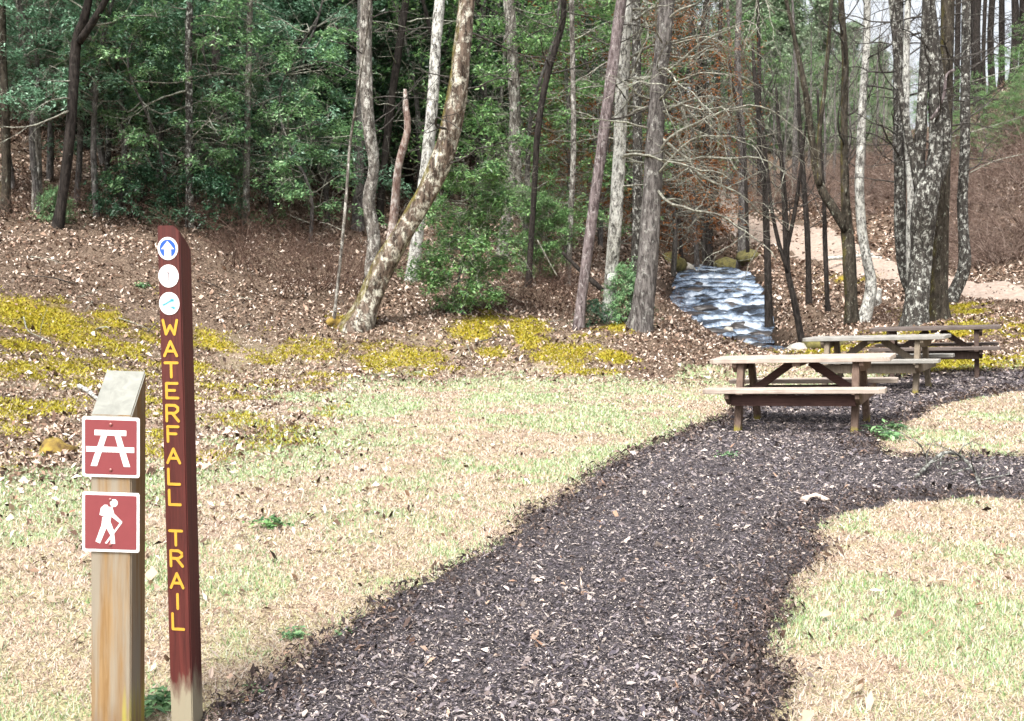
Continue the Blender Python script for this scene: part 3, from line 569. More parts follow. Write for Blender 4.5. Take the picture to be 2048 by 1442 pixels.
def whorls(mb, P0, D0, rng, nl=7, size=.09, wid=1., fold=.12, droop=.25, flat=.35):
    """a rosette of pointed leaves at every point of P0 facing D0"""
    P0 = np.repeat(np.asarray(P0), nl, 0); D0 = np.repeat(np.asarray(D0), nl, 0); n = len(P0)
    up = np.array([0, 0, 1.])+D0*flat+rng.randn(n, 3)*.3; up /= np.linalg.norm(up, axis=1)[:, None]
    a = rng.randn(n, 3); u = np.cross(up, a); u /= np.linalg.norm(u, axis=1)[:, None]; v = np.cross(up, u)
    u = u - up*(droop+rng.randn(n, 1)*.3)*.8; s = (size*(.6+.7*rng.rand(n)))[:, None]
    p = P0 + rng.randn(n, 3)*size*.35
    V = np.stack([p, p+u*s*.42-v*s*.24*wid+up*s*fold, p+u*s, p+u*s*.42+v*s*.24*wid+up*s*fold], 1).reshape(-1, 3)
    k = np.arange(n)[:, None]*4; mb.add(V, None, np.concatenate([k+[0,1,2], k+[0,2,3]], 0))
def layered_tree(seed, ht, z0, rad, nspray, nwh, leafkey, barkm, lsize=.09, nl=7, r0=.07, shape=.6, limbs=.4, thick=.10, rs=(.35,.8), twigm=None):
    """understory evergreen: thin leaning trunk, wandering limbs and flat sprays of leaf rosettes -> (trunk mesh, crown mesh)"""
    rng = RS(seed); tp = spline([(0,0,-.3),(rng.randn()*.15,rng.randn()*.15,ht*.22),(rng.randn()*.35,rng.randn()*.35,ht*.45),(rng.randn()*.5,rng.randn()*.5,ht*.7),(rng.randn()*.6,rng.randn()*.6,ht)], .3)
    mb = MB(); mb.tube(tp, r0*np.linspace(1.15, .2, len(tp)), 8); lf = MB(); br = MB(); A, D = [], []
    for k in range(nspray):
        f = (k+rng.rand())/nspray; z = z0+(ht-z0)*f; a = rng.rand()*6.283; prof = (1-abs(f-.42)*shape) if shape < 1.5 else (1.05-f)
        rr = rad*prof*math.sqrt(.08+.92*rng.rand()); c = np.array([rr*math.cos(a), rr*math.sin(a), z])
        i = int(np.clip((z-.35*rr*rng.rand()+.3)/(ht+.3), .02, .99)*(len(tp)-1)); s = tp[i]; c[:2] += s[:2]
        if rng.rand() < limbs:
            q = spline([s, s+(c-s)*.33+rng.randn(3)*.16*rr*.6, s+(c-s)*.68+rng.randn(3)*.16*rr*.6+[0,0,.1], c+rng.randn(3)*.1], .2); br.tube(q, np.linspace(.009+.007*rr, .0045, len(q)), 4)
            for _ in range(4): twig(br, q[rng.randint(len(q)//3, len(q))], unit(c-s)+rng.randn(3)*.7, .5+.7*rng.rand(), .006, rng, 1, .05, .3, 3, 3)
        R_ = rs[0]+(rs[1]-rs[0])*rng.rand(); m = int(nwh*(.6+.8*rng.rand())*(R_/rs[1])**1.3)+2; u = rng.rand(m); b = rng.rand(m)*6.283; q = R_*np.sqrt(u)*(.6+.5*rng.rand(m))
        tilt = rng.randn(2)*.22
        off = np.c_[q*np.cos(b)*(1+.3*rng.randn()), q*np.sin(b), rng.randn(m)*thick]; off[:, 2] += off[:, 0]*tilt[0]+off[:, 1]*tilt[1]-.22*q*q/R_
        A.append(c+off); D.append(np.c_[np.cos(b), np.sin(b), 0*b])
    whorls(lf, np.concatenate(A), np.concatenate(D), rng, nl, lsize)
    return mb.mesh('trunk', M[barkm]), lf.mesh('crown', M['leaf_'+leafkey], False), br.mesh('branches', M['twig_pale' if barkm != 'bark_dark' else 'twig_grey'])
VAR = {
 'blue':  [layered_tree(11+k, 7.0, .7, 2.2, 62, 46, 'blue', 'bark_grey', .088, r0=.06, rs=(.25,.62), limbs=.55, thick=.08) for k in range(4)],
 'tall':  [layered_tree(15+k, 8.0, 2.3, 2.3, 66, 46, 'blue', 'bark_grey', .088, r0=.07, rs=(.25,.62), limbs=.6, thick=.08) for k in range(2)],
 'light': [layered_tree(21+k, 4.6, .5, 1.7, 55, 42, 'light', 'bark_grey', .080, r0=.04, rs=(.22,.55), limbs=.55, thick=.07) for k in range(2)],
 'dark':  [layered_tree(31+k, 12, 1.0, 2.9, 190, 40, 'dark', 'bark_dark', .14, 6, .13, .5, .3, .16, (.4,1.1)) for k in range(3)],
 'brown': [layered_tree(41+k, 8, 1.0, 2.0, 90, 16, 'brown', 'twig_grey', .10, 5, .07, .5, 1, .2) for k in range(2)],
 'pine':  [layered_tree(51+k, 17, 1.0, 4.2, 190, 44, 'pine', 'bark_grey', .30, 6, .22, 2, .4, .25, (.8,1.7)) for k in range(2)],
'holly': [layered_tree(71, 2.9, .2, 1.15, 88, 40, 'bush', 'bark_grey', .075, r0=.03, shape=.9, limbs=.7, thick=.07, rs=(.18,.42))],
 'mid':   [layered_tree(61+k, 9, .8, 2.6, 85, 32, 'bush', 'bark_grey', .11, 6, .08, .5, .5, .10, (.3,.85)) for k in range(2)],
}
NAME = {'holly': 'holly_bush', 'tall': 'broadleaf_evergreen', 'blue': 'broadleaf_evergreen', 'light': 'broadleaf_evergreen', 'dark': 'dark_evergreen', 'brown': 'beech_sapling', 'pine': 'pine_tree', 'mid': 'broadleaf_evergreen'}
trng = RS(77)
def plant(kind, px, d, label, group=None, sc_=1.0, dz=0, cat='tree', py=None):
    x = (px-1024)/F*d; z = hz(x, d)+dz
    o = thing(NAME[kind], label, cat, (x, d, z), group, (trng.randn()*.03, trng.randn()*.03, trng.rand()*6.28), sc_)
    tr, cr, bb = VAR[kind][trng.randint(len(VAR[kind]))]; part('trunk', tr, o); part('crown', cr, o); part('branches', bb, o); return o
g1 = 'understory evergreens along the left forest edge'; l1 = 'glossy blue green layered evergreen at the left forest edge beyond the sign posts'
for px, d, s in [(-30,23.5,1.0),(90,23.3,.95),(200,23.8,1.0),(40,25.5,1.0),(160,25.5,1.05),(250,24.8,1.0),(400,26.5,1.15),(540,27.5,1.2),(110,28,1.2),(320,29,1.3),(-40,26,1.2),(660,28.5,1.15),(-10,31,1.3),(470,31,1.4),(600,32,1.3),(220,32,1.35)]:
    plant('tall' if px < 260 else 'blue', px, d, l1, g1, s)
plant('light', 622, 25.6, 'lighter yellow green evergreen with sprays reaching left of the twisted peeling trunk', None, 1.2)
plant('light', 335, 24.6, 'small light green evergreen whose low sprays hang just above the lettered post', None, 1.1)
plant('light', 485, 26, 'mid sized light green evergreen standing between the lettered post and the peeling trunk', None, 1.25)
g2 = 'evergreens behind the leaning trunk'; l2 = 'leafy mid green evergreen in the woods between the leaning tree and the white blazed birch'
for px, d, s in [(1050,28,.95),(1135,31,1.1),(975,33,1.1),(840,31,1.1),(760,36,1.2),(1200,37,1.1)]: plant('mid', px, d, l2, g2, s)
g3 = 'dark evergreens deep in the woods'; l3 = 'tall dark evergreen deep in the shaded woods of the left slope'
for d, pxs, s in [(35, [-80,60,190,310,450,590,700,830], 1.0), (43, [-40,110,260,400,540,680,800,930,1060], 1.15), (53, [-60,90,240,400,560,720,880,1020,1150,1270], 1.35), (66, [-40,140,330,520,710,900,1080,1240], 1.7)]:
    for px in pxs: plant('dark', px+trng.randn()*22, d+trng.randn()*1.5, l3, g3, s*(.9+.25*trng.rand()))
g4 = 'beech saplings still holding brown leaves'; l4 = 'young beech still holding orange brown leaves behind the trunk cluster left of the creek'
for px, d, s in [(1175,34,1.3),(1265,38,1.35),(1345,44,1.5),(1410,50,1.6),(1090,40,.8),(1300,54,1.9),(1130,30,.45)]: plant('brown', px, d, l4, g4, s)
g5 = 'evergreens beyond the head of the creek'; l5 = 'dense green evergreen growing above the head of the creek'
for px, d, s in [(1330,58,1.1),(1400,63,1.15),(1460,68,1.2),(1370,74,1.5),(1290,66,1.4)]: plant('mid', px, d, l5, g5, s)
g6 = 'pale pines far up the valley'; l6 = 'haze-tinted pale green pine far up the valley beyond the trail'
for px, d, s in [(1500,86,.92),(1560,92,1.0),(1620,98,.9),(1470,98,1.1),(1680,104,.8),(1745,112,.72),(1540,110,1.15)]: plant('pine', px, d, l6, g6, s)
for k, (px, d, s) in enumerate([(1935,50,.45),(1990,49,.5),(2045,51,.55),(1880,56,.45)]): plant('mid', px, d, 'low leafy evergreen on the upper right hillside under the ridge trunks', 'evergreens on the right hillside', s)
# ------------------------------------------------------------------ individual trunks
def trunk_tube(mb, path, d, rng, flare=.35, ext=3., ground=True, step=.18, sides=12, rough=.10, dd=0):
    """a trunk from (px, py, width px) stations measured at distance d; returns its centre line with radii"""
    Q = []
    for k, s in enumerate(path):
        e = d+dd*k/(len(path)-1)+(rng.randn()*.06 if k else 0); p = P(s[0], s[1], e); Q.append([*p, s[2]/2*e/F])
    Q = np.array(Q)
    if ground:
        g = hz(Q[0, 0], Q[0, 1])
        if Q[0, 2] > g-.1: sl = np.clip((Q[1, 0]-Q[0, 0])/max(.2, Q[1, 2]-Q[0, 2]), -1, 1); Q = np.vstack([[Q[0, 0]-sl*(Q[0, 2]-g+.25), Q[0, 1], g-.25, Q[0, 3]*1.02], Q])
    if ext: t = unit(Q[-1, :3]-Q[-2, :3]); Q = np.vstack([Q, [*(Q[-1, :3]+t*ext*.5+[0, 0, .1]), Q[-1, 3]*.82], [*(Q[-1, :3]+t*ext+[0, 0, .3]), Q[-1, 3]*.55]])
    S = spline(Q, step); pts, rad = S[:, :3], np.maximum(S[:, 3], .004)
    if ground: rad = rad*(1+flare*np.exp(-np.maximum(0, pts[:, 2]-hz(Q[0, 0], Q[0, 1]))/.28))
    sd = rng.randint(1000)
    def bmp(i, a, p): return 1+rough*(fbm(np.cos(a)*1.6+p[:, None, 2]*.9+sd, np.sin(a)*1.6+p[:, None, 2]*.35, sd, 3)-.5)*2+rough*.6*(vnoise(a*3.5+0*i, p[:, None, 2]*2.2, sd+3)-.5)*2
    mb.tube(pts, rad, sides, bmp); return pts, rad
def limb_set(mb, pts, rad, rng, n, z0, z1, L, bias=(0,0,0), droop=.05, lvl=2, sub=5, up=0., r=None, rise=.15, wig=.16):
    zz = pts[:, 2]
    for k in range(n):
        z = z0+(z1-z0)*(k+rng.rand())/n; i = int(np.argmin(np.abs(zz-z))); a = rng.rand()*6.283
        dv = unit(np.array([math.cos(a), math.sin(a)*.8, rise+rng.randn()*.2])+np.array(bias)); l = L[0]+(L[1]-L[0])*rng.rand()
        twig(mb, pts[i], dv, l, r or max(.006, min(rad[i]*.3, .010+.008*l)), rng, lvl, droop, wig, sub, 4, None, .9, up)
HT = {}
def hero(name, label, path, d, bark, seed, limbs=(), crown_mat='twig_grey', flare=.35, ext=3., forks=(), cat='tree', group=None, sides=12, rough=.10):
    rng = RS(seed); base = P(path[0][0], path[0][1], d); loc = np.array([base[0], d, hz(base[0], d)])
    o = thing(name, label, cat, loc, group); mb = MB(); lines = [trunk_tube(mb, path, d, rng, flare, ext, True, sides=sides, rough=rough)]
    for fk in forks: lines.append(trunk_tube(mb, fk, d, rng, 0, ext, False, sides=9, rough=rough))
    t = mb.build('trunk', M[bark], o, True, None); t.data.transform(Matrix.Translation(-Vector(loc)))
    mb = MB()
    for ln in limbs:
        kw = dict(ln); w = kw.pop('on', 0); p, r = lines[w]; kw['z0'] = P(0, kw.pop('y0'), d)[2]; kw['z1'] = P(0, kw.pop('y1'), d)[2]; limb_set(mb, p, r, rng, **kw)
    if mb.n: c = mb.build('crown', M[crown_mat], o, True, None); c.data.transform(Matrix.Translation(-Vector(loc)))
    HT[name] = o; return o, lines, loc
D = dict
# -- the centre and left bank
hero('leaning_tree', 'thick mossy tree leaning up and right from the bank foot, flaking pale bark', [(714,662,48),(742,592,43),(774,521,41),(816,448,40),(860,372,41),(891,295,42),(912,200,40),(924,100,35),(934,0,30)], 19.6, 'bark_lean', 101,
     [D(n=9, y0=330, y1=-60, L=(1.,2.4), bias=(.5,0,0), lvl=2, sub=4)], 'twig_grey', .5, 4, sides=24, rough=.22)
hero('peeling_tree', 'slim twisted tree with shaggy peeling bark just left of the leaning tree', [(742,540,26),(748,470,26),(738,400,26),(748,335,22),(738,250,24),(732,130,24),(733,0,22)], 22.5, 'bark_pale', 102,
     [D(n=14, y0=420, y1=-40, L=(.5,1.5), lvl=1, sub=4)], 'twig_grey', rough=.22)
hero('broken_snag', 'dead broken snag with a splintered pale top beside the leaning tree', [(788,425,17),(797,330,15),(815,260,14),(812,215,13),(810,178,6)], 24, 'snag', 103, ext=0, rough=.2, cat='dead tree')
hero('pale_birch', 'pale smooth birch rising behind the upper part of the leaning tree', [(835,470,24),(856,300,24),(866,190,23),(872,90,21),(880,0,20)], 23.5, 'bark_birch', 104, [D(n=5, y0=200, y1=-60, L=(.8,1.8), lvl=2, sub=4)], 'twig_grey')
hero('red_barked_tree', 'slim reddish brown trunk leaning right, leftmost of the trunk cluster by the creek', [(1156,665,22),(1168,560,22),(1185,430,22),(1203,300,22),(1222,160,23),(1236,50,22),(1244,-10,21)], 19.6, 'bark_red', 105,
     [D(n=8, y0=250, y1=-60, L=(.6,1.6), lvl=1, sub=4)], 'twig_grey', .2)
o, ln, loc = hero('white_birch', 'white birch with a round white blaze, beside the reddish leaning trunk', [(1216,652,26),(1222,560,27),(1232,430,27),(1239,300,26),(1245,160,26),(1250,60,25),(1254,-10,24)], 20.2, 'bark_birch', 106,
     [D(n=15, y0=380, y1=-50, L=(1.4,3.2), bias=(1.3,-.3,0), droop=.12, lvl=2, sub=6, rise=.12, wig=.2), D(n=4, y0=350, y1=0, L=(.6,1.4), bias=(-.8,0,0), lvl=1, sub=4)], 'twig_pale', .3)
M['blaze'] = flat_mat('blaze', (.82,.82,.80), .7, .2)
pz = P(1222, 553, 20.2); mb = MB(); rr = RS(4); mb.prism([(.092*(1+.12*rr.randn()*.6)*math.cos(a), .075*(1+.06*rr.randn())*math.sin(a)) for a in np.linspace(0, 6.283, 22)[:-1]], 0, .012, FRONT, (pz[0]-loc[0], -.153, pz[2]-loc[2])); part('trail_blaze', mb.mesh('trail_blaze', M['blaze'], False), o)
hero('spotted_tree', 'spotted grey trunk partly hidden between the white birch and the stout grey tree', [(1268,640,20),(1273,480,19),(1275,330,19),(1274,180,19),(1272,0,18)], 22, 'bark_lichen', 107, [D(n=7, y0=330, y1=-60, L=(.8,1.9), bias=(.5,0,0), lvl=2, sub=4)], 'twig_pale')
hero('stout_grey_tree', 'stout grey barked tree beside the creek, thickest of the creek trunk cluster', [(1280,660,44),(1288,590,42),(1300,460,39),(1307,330,36),(1314,200,34),(1326,90,32),(1334,0,30)], 19.5, 'bark_grey', 108,
     [D(n=16, y0=420, y1=-40, L=(1.2,3.4), bias=(1.2,-.1,0), droop=.14, lvl=2, sub=6, rise=.05, wig=.22), D(n=5, y0=380, y1=0, L=(.6,1.8), bias=(-.9,0,0), lvl=2, sub=4)], 'twig_pale', .3, sides=16)
hero('forked_tree', 'pale forked trunk standing in the woods behind the big holly bush', [(1012,440,22),(1024,330,24),(1030,250,22),(1026,130,22),(1018,0,22)], 27, 'bark_pale', 109, [D(n=6, y0=250, y1=-60, L=(.8,2.2), lvl=2, sub=4)], 'twig_grey', forks=[[(1036,420,14),(1036,340,16),(1031,260,18)]])
hero('thin_pale_tree', 'thin straight pale trunk in the woods right of the big holly bush', [(1138,520,11),(1142,420,11),(1147,300,11),(1146,150,10),(1143,0,10)], 25, 'bark_pale', 110, [D(n=6, y0=300, y1=-40, L=(.5,1.4), lvl=1, sub=4)], 'twig_pale')
hero('dark_bent_tree', 'dark bent trunk with a long bare limb behind the leaning tree', [(962,400,13),(1068,390,12),(1076,260,13),(1095,150,13),(1124,50,12),(1128,0,11)][1:], 24, 'bark_dark', 111, [D(n=5, y0=170, y1=-20, L=(1.,2.2), bias=(.5,0,0), lvl=2, sub=5)], 'twig_grey')
# -- trunks of the left woods
LEFT = [('slim_lichen_tree', 'slim straight lichen spotted trunk rising just behind the lettered post', [(380,440,15),(379,330,15),(378,200,14),(377,100,14),(380,0,13)], 24, 'bark_lichen'),
 ('slim_white_tree', 'slim whitish trunk half hidden in foliage, midway between the lettered post and the leaning tree', [(492,425,14),(494,300,13),(496,180,12),(499,80,12),(500,0,11)], 25.5, 'bark_pale'),
 ('reddish_trunk_tree', 'straight dark reddish trunk behind foliage right of the slim lichen spotted trunk', [(428,420,18),(430,300,18),(432,180,17),(431,0,16)], 27, 'bark_red'),
 ('hooked_tree', 'brown tree with a forked top, nearest trunk to the left edge of the woods', [(130,360,19),(139,280,20),(147,180,19),(152,90,20),(168,40,18),(180,-10,14)], 22, 'bark_dark'),
 ('crooked_pale_tree', 'crooked greyish trunk with a bare pale foot in the left woods', [(74,310,18),(73,260,16),(68,190,14),(58,130,12),(40,60,11),(38,0,10)], 23.5, 'bark_pale'),
 ('edge_tree', 'straight grey green trunk at the very left edge of the picture', [(12,330,17),(10,220,16),(5,110,15),(3,0,15)], 22.5, 'bark_mossy'),
 ('stubby_pale_tree', 'wide pale mossy trunk standing low among bushes behind the lettered post', [(283,440,34),(290,370,34),(300,310,30),(296,230,24),(300,120,20),(305,0,18)], 26.5, 'bark_mossy'),
 ('thin_sapling', 'very thin pale sapling standing on the leafy bank left of the leaning tree', [(673,590,6),(683,500,6),(692,400,6),(700,290,5),(715,190,5)], 19.5, 'bark_pale'),
 ('hidden_grey_tree', 'grey trunk with a dark base behind the peeling trunk', [(716,400,22),(718,300,21),(722,150,20),(724,0,18)], 28, 'bark_grey'),
 ('leaning_dark_tree', 'dark slanting trunk between the peeling trunk and the pale birch', [(760,420,15),(776,260,15),(793,130,15),(812,0,14)], 29, 'bark_dark')]
for k, (nm, lb, pth, d, bk) in enumerate(LEFT):
    hero(nm, lb, pth, d, bk, 130+k, [D(n=10 if pth[0][2] > 8 else 6, y0=pth[0][1]-120, y1=-60 if pth[0][2] > 8 else 200, L=(.6,2.0) if pth[0][2] > 8 else (.3,.8), lvl=2 if pth[0][2] > 8 else 1, sub=4, droop=.1)], 'twig_pale', forks=[[(158,85,14),(188,40,14),(214,-5,12)]] if nm == 'hooked_tree' else ())
for k in range(18):
    r = RS(900+k); x = 20+k*58+r.randn()*18; d = 29+9*r.rand(); yb = 561-(hz((x-1024)/F*d, d)-1.5)*F/d; w = 7+9*r.rand()
    tag(hero('woodland_tree', 'slender bare trunk among the dark evergreens inside the left woods', [(x, yb+6, w*1.1), (x+r.randn()*8, yb-130, w), (x+r.randn()*14, yb-290, w*.9), (x+r.randn()*18, -20, w*.75)], d, ['bark_grey','bark_pale','bark_dark','bark_lichen'][k % 4], 900+k, [D(n=9, y0=yb-120, y1=-40, L=(.8,2.4), lvl=2, sub=4, droop=.12)], 'twig_pale', sides=8)[0], group='slender trunks inside the left woods')
# -- creek side and right group
RIGHT = [('creek_alder', 'dark slender stem standing at the right edge of the creek', [(1538,650,17),(1536,560,14),(1533,470,13),(1530,380,12),(1522,280,10),(1512,180,9)], 33, 'bark_dark', D(n=16, y0=420, y1=130, L=(1.,2.8), up=.5, lvl=2, sub=5, rise=.9), ()),
 ('forked_sapling', 'dark young tree forking low on the litter right of the creek', [(1602,672,13),(1588,600,12),(1576,545,12),(1572,470,12),(1568,380,10),(1560,290,8)], 27, 'bark_dark', D(n=16, y0=480, y1=200, L=(.8,2.4), up=.5, lvl=2, sub=5, rise=.9), [[(1576,545,9),(1556,480,8),(1544,420,7),(1536,350,6)],[(1574,500,8),(1590,420,8),(1600,350,7)]]),
 ('bank_sapling', 'straight dark sapling between creek and trail, beside a second thinner one', [(1618,618,12),(1617,540,11),(1614,460,11),(1608,370,10),(1600,250,8)], 33, 'bark_dark', D(n=14, y0=470, y1=180, L=(.8,2.4), up=.5, lvl=2, sub=5, rise=.9), ()),
 ('thin_bank_sapling', 'thinnest dark sapling on the litter left of the wide Y shaped tree', [(1656,620,9),(1653,560,9),(1650,480,9),(1648,400,8),(1640,280,7)], 31, 'bark_dark', D(n=10, y0=480, y1=220, L=(.6,1.8), up=.5, lvl=2, sub=4, rise=.9), ()),
 ('wide_y_tree', 'mossy dark tree splitting into a wide Y behind the middle picnic table', [(1704,655,27),(1702,590,24),(1698,520,25),(1695,470,24),(1690,380,16),(1688,250,14),(1690,120,13),(1682,0,11)], 26, 'bark_mossy', D(n=16, y0=420, y1=-40, L=(1.,2.6), up=.5, lvl=2, sub=5, rise=.9), [[(1692,462,17),(1668,420,18),(1640,370,16),(1625,290,14),(1612,190,12),(1590,80,9),(1570,-10,7)],[(1640,370,10),(1638,280,9),(1652,150,8),(1662,20,7)]]),
 ('spotted_birch', 'slender white spotted birch curving up beside the wide Y shaped tree', [(1724,650,24),(1738,600,22),(1742,560,20),(1732,510,19),(1723,450,19),(1719,370,18),(1722,280,17),(1726,190,15),(1733,90,14),(1734,0,13)], 26, 'bark_birch', D(n=12, y0=340, y1=-50, L=(.8,2.2), lvl=2, sub=5, rise=.4), ()),
 ('dark_pole_tree', 'dark straight trunk, left edge of the big lichen covered clump', [(1828,600,24),(1808,540,24),(1801,470,23),(1800,350,22),(1798,200,21),(1797,0,19)], 25, 'bark_lichen', D(n=14, y0=380, y1=-40, L=(.8,2.4), lvl=2, sub=5, rise=.3), ()),
 ('curved_white_stem', 'thin white stem pressed between the dark pole and the great lichen covered tree', [(1822,560,16),(1820,470,16),(1822,400,15),(1818,310,15),(1812,230,14),(1812,120,13),(1816,0,12)], 24.6, 'bark_birch', D(n=6, y0=200, y1=-40, L=(.6,1.6), lvl=2, sub=4), ()),
 ('great_lichen_tree', 'great lichen covered tree dividing into several trunks behind the far picnic table', [(1826,668,52),(1834,600,46),(1843,500,44),(1850,410,48),(1868,330,30),(1872,230,26),(1866,120,24),(1858,0,20)], 23.2, 'bark_lichen', D(n=16, y0=330, y1=-50, L=(.8,2.4), lvl=2, sub=5, rise=.3), [[(1846,410,26),(1838,340,24),(1842,250,21),(1848,130,18),(1852,0,15)],[(1858,400,22),(1886,330,20),(1893,260,17),(1880,150,14)],[(1842,400,16),(1822,300,15),(1800,180,13),(1786,40,11)]]),
 ('grey_pair_tree', 'greenish grey trunk standing directly right of the great lichen covered tree', [(1878,648,40),(1876,590,38),(1880,480,34),(1884,350,30),(1890,200,28),(1896,0,24)], 24.5, 'bark_mossy', D(n=10, y0=300, y1=-50, L=(.8,2.4), lvl=2, sub=5, rise=.3), ()),
 ('hook_foot_tree', 'spotted tree with a hooked foot, rightmost tree beside the trail', [(1898,608,26),(1916,570,25),(1930,530,24),(1927,470,20),(1925,400,20),(1929,300,19),(1931,150,18),(1933,0,16)], 27.5, 'bark_lichen', D(n=12, y0=360, y1=-40, L=(.8,2.4), lvl=2, sub=5, rise=.2), ())]
for k, (nm, lb, pth, d, bk, lim, fk) in enumerate(RIGHT):
    hero(nm, lb, pth, d, bk, 160+k, [lim], 'twig_grey', .25, forks=fk, ext=3 if pth[-1][1] < 60 else 1.2)
# hanging dead branch on the great tree's right fork
# -- small trunks above the creek
g = 'slim trunks above the creek'; lb = 'slim dark trunk on the slope above the head of the creek'
for k, (x, yb, yt, w, d) in enumerate([(1393,505,-20,10,50),(1418,515,-20,16,49),(1410,500,60,9,52),(1436,462,-20,14,58),(1484,512,-20,19,48),(1496,520,200,8,47),(1352,470,-20,13,54),(1362,500,200,8,48),(1458,450,0,10,62),(1520,450,0,11,63),(1590,448,40,9,62)]):
    r = RS(300+k); hero('slim_tree', lb, [(x, yb, w), (x-4+r.randn()*4, yb-(yb-yt)*.35, w*.9), (x-6+r.randn()*8, yb-(yb-yt)*.7, w*.75), (x-4+r.randn()*8, yt, w*.6)], d, ['bark_grey','bark_dark'][k % 2], 300+k, [D(n=12, y0=yb-130, y1=yt, L=(1.,3.), lvl=2, sub=4, rise=.5, up=.3)], 'twig_grey', ext=2, sides=8)
g = 'ridge trunks on the right skyline'; lb = 'dark straight trunk standing on the right hillside ridge against the sky'
for k, (x, yb, w, d) in enumerate([(1956,160,17,58),(1984,150,13,60),(2003,140,12,61),(2026,135,15,59),(2046,130,14,60),(1912,250,12,60),(1944,215,10,61),(2090,120,16,60),(1890,255,10,64),(1970,190,8,55),(1866,262,9,66)]):
    r = RS(330+k); tag(hero('ridge_tree', lb, [(x, yb+25, w), (x+r.randn()*3, yb-80, w*.93), (x+r.randn()*5, -40, w*.85)], d, 'bark_dark', 330+k, [D(n=14, y0=yb-40, y1=-90, L=(1.,3.), lvl=2, sub=4, rise=.1)], 'twig_grey', ext=4, sides=8)[0], group=g)
for o in list(HT.values()): pass
for o in COL.objects:
    if o.name.split('.')[0] == 'slim_tree' : o['group'] = 'slim trunks above the creek'
# bare valley trees between creek and sky
def bare_var(seed, ht):
    rng = RS(seed); tp = spline([(0,0,-.3),(rng.randn()*.1,rng.randn()*.1,ht*.3),(rng.randn()*.3,rng.randn()*.3,ht*.65),(rng.randn()*.4,rng.randn()*.4,ht)], .4); mb = MB(); mb.tube(tp, .1*np.linspace(1.1, .18, len(tp)), 7)
    c = MB(); limb_set(c, tp, np.linspace(.1, .02, len(tp)), rng, 26, ht*.14, ht*.97, (1.2,3.2), up=.5, lvl=2, sub=5, rise=.9, droop=-.1); return mb.mesh('trunk', M['bark_grey']), c.mesh('crown', M['twig_pale'])
BV = [bare_var(400+k, 10) for k in range(3)]
lb = 'bare grey leafless tree on the slopes beyond the trail'
for k, (px, d, s) in enumerate([(1560,60,.9),(1640,58,.95),(1720,60,.9),(1780,58,.9),(1590,70,1.),(1690,72,1.),(1760,76,.9),(1830,64,.7),(1660,66,1.),(1610,80,1.1),(1740,66,1.),(1500,72,.9),(1545,76,1.0),(1700,82,1.),(1800,72,.8)]):
    x = (px-1024)/F*d; o = thing('bare_tree', lb, 'tree', (x, d, hz(x, d)), 'leafless trees beyond the trail', (0,0,trng.rand()*6.28), s); a, b = BV[k % 3]; part('trunk', a, o); part('crown', b, o)
for px, d, s in [(1690,80,.8),(1740,84,.85),(1790,88,.8),(1650,86,.9),(1840,86,.7),(1590,84,.9)]: plant('mid', px, d, 'green evergreen on the far slope behind the leafless trees', 'evergreens on the far slope', s)
for px, d, s in [(1960,46,.4),(2015,47,.42),(2050,46,.4),(1900,53,.4)]: plant('mid', px, d, 'low leafy evergreen on the upper right hillside under the ridge trunks', 'evergreens on the right hillside', s)
# ------------------------------------------------------------------ shrubs
def bush_var(seed, ht, rad, n, key, ls=.075):
    rng = RS(seed); st = MB(); lf = MB(); A, Dv = [], []
    for k in range(9):
        a = rng.rand()*6.283; e = []; twig(st, (rng.randn()*.06, rng.randn()*.06, -.1), (math.cos(a)*.5, math.sin(a)*.5, 1.), ht*(.6+.4*rng.rand()), .016, rng, 2, 0, .15, 5, 4, e)
    for k in range(n):
        z = ht*(.06+.94*rng.rand()); pr = rad*(1.05-.75*(z/ht)**1.6)*(.75+.5*rng.rand()); a = rng.rand()*6.283; c = np.array([pr*math.cos(a), pr*math.sin(a), z])
        m = rng.randint(8, 22); q = .10+.16*rng.rand(); o = rng.randn(m, 3)*[q, q, q*.45]; o[:, 2] -= .25*(o[:, 0]*math.cos(a)+o[:, 1]*math.sin(a)); A.append(c+o); Dv.append(np.tile([math.cos(a), math.sin(a), .2], (m, 1)))
    whorls(lf, np.concatenate(A), np.concatenate(Dv), rng, 7, ls); return st.mesh('stem', M['bark_dark']), lf.mesh('foliage', M['leaf_'+key], False)
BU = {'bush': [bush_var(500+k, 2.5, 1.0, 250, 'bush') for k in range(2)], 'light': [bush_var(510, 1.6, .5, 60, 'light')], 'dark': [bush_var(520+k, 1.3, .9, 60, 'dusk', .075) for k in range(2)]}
def shrub(name, key, px, d, label, s=1, group=None, k=0, dz=0, sx=1):
    x = (px-1024)/F*d; o = thing(name, label, 'bush', (x, d, hz(x, d)+dz), group, (0, 0, trng.rand()*6.28), s); o.scale = (s*sx, s, s); a, b = BU[key][k]; part('stem', a, o); part('foliage', b, o); return o
plant('holly', 932, 20.6, 'big rounded bright green holly bush right of the leaning tree', None, 1.0, 0, 'bush')
plant('holly', 1085, 25, 'loose mid green bush behind and right of the big rounded holly bush', None, .75, 0, 'bush')
shrub('holly_sapling', 'light', 1252, 19.9, 'small bright green holly growing between the blazed birch and the stout grey tree', .72, None, 0, 0, .6)
shrub('low_bush', 'dark', 405, 24.2, 'low dark bush directly behind the top of the lettered post', 1.0)
shrub('low_bush', 'dark', 275, 24, 'low dark bush on the slope left of the lettered post, under the wide mossy trunk', .95, None, 1)
shrub('low_bush', 'light', 118, 22.5, 'spiky young green bush on the leafy slope at the left woods edge', .5)
shrub('low_bush', 'dark', 1185, 19.9, 'tiny dark evergreen bush at the foot of the blazed birch', .35)
weed_later = (285, 578)
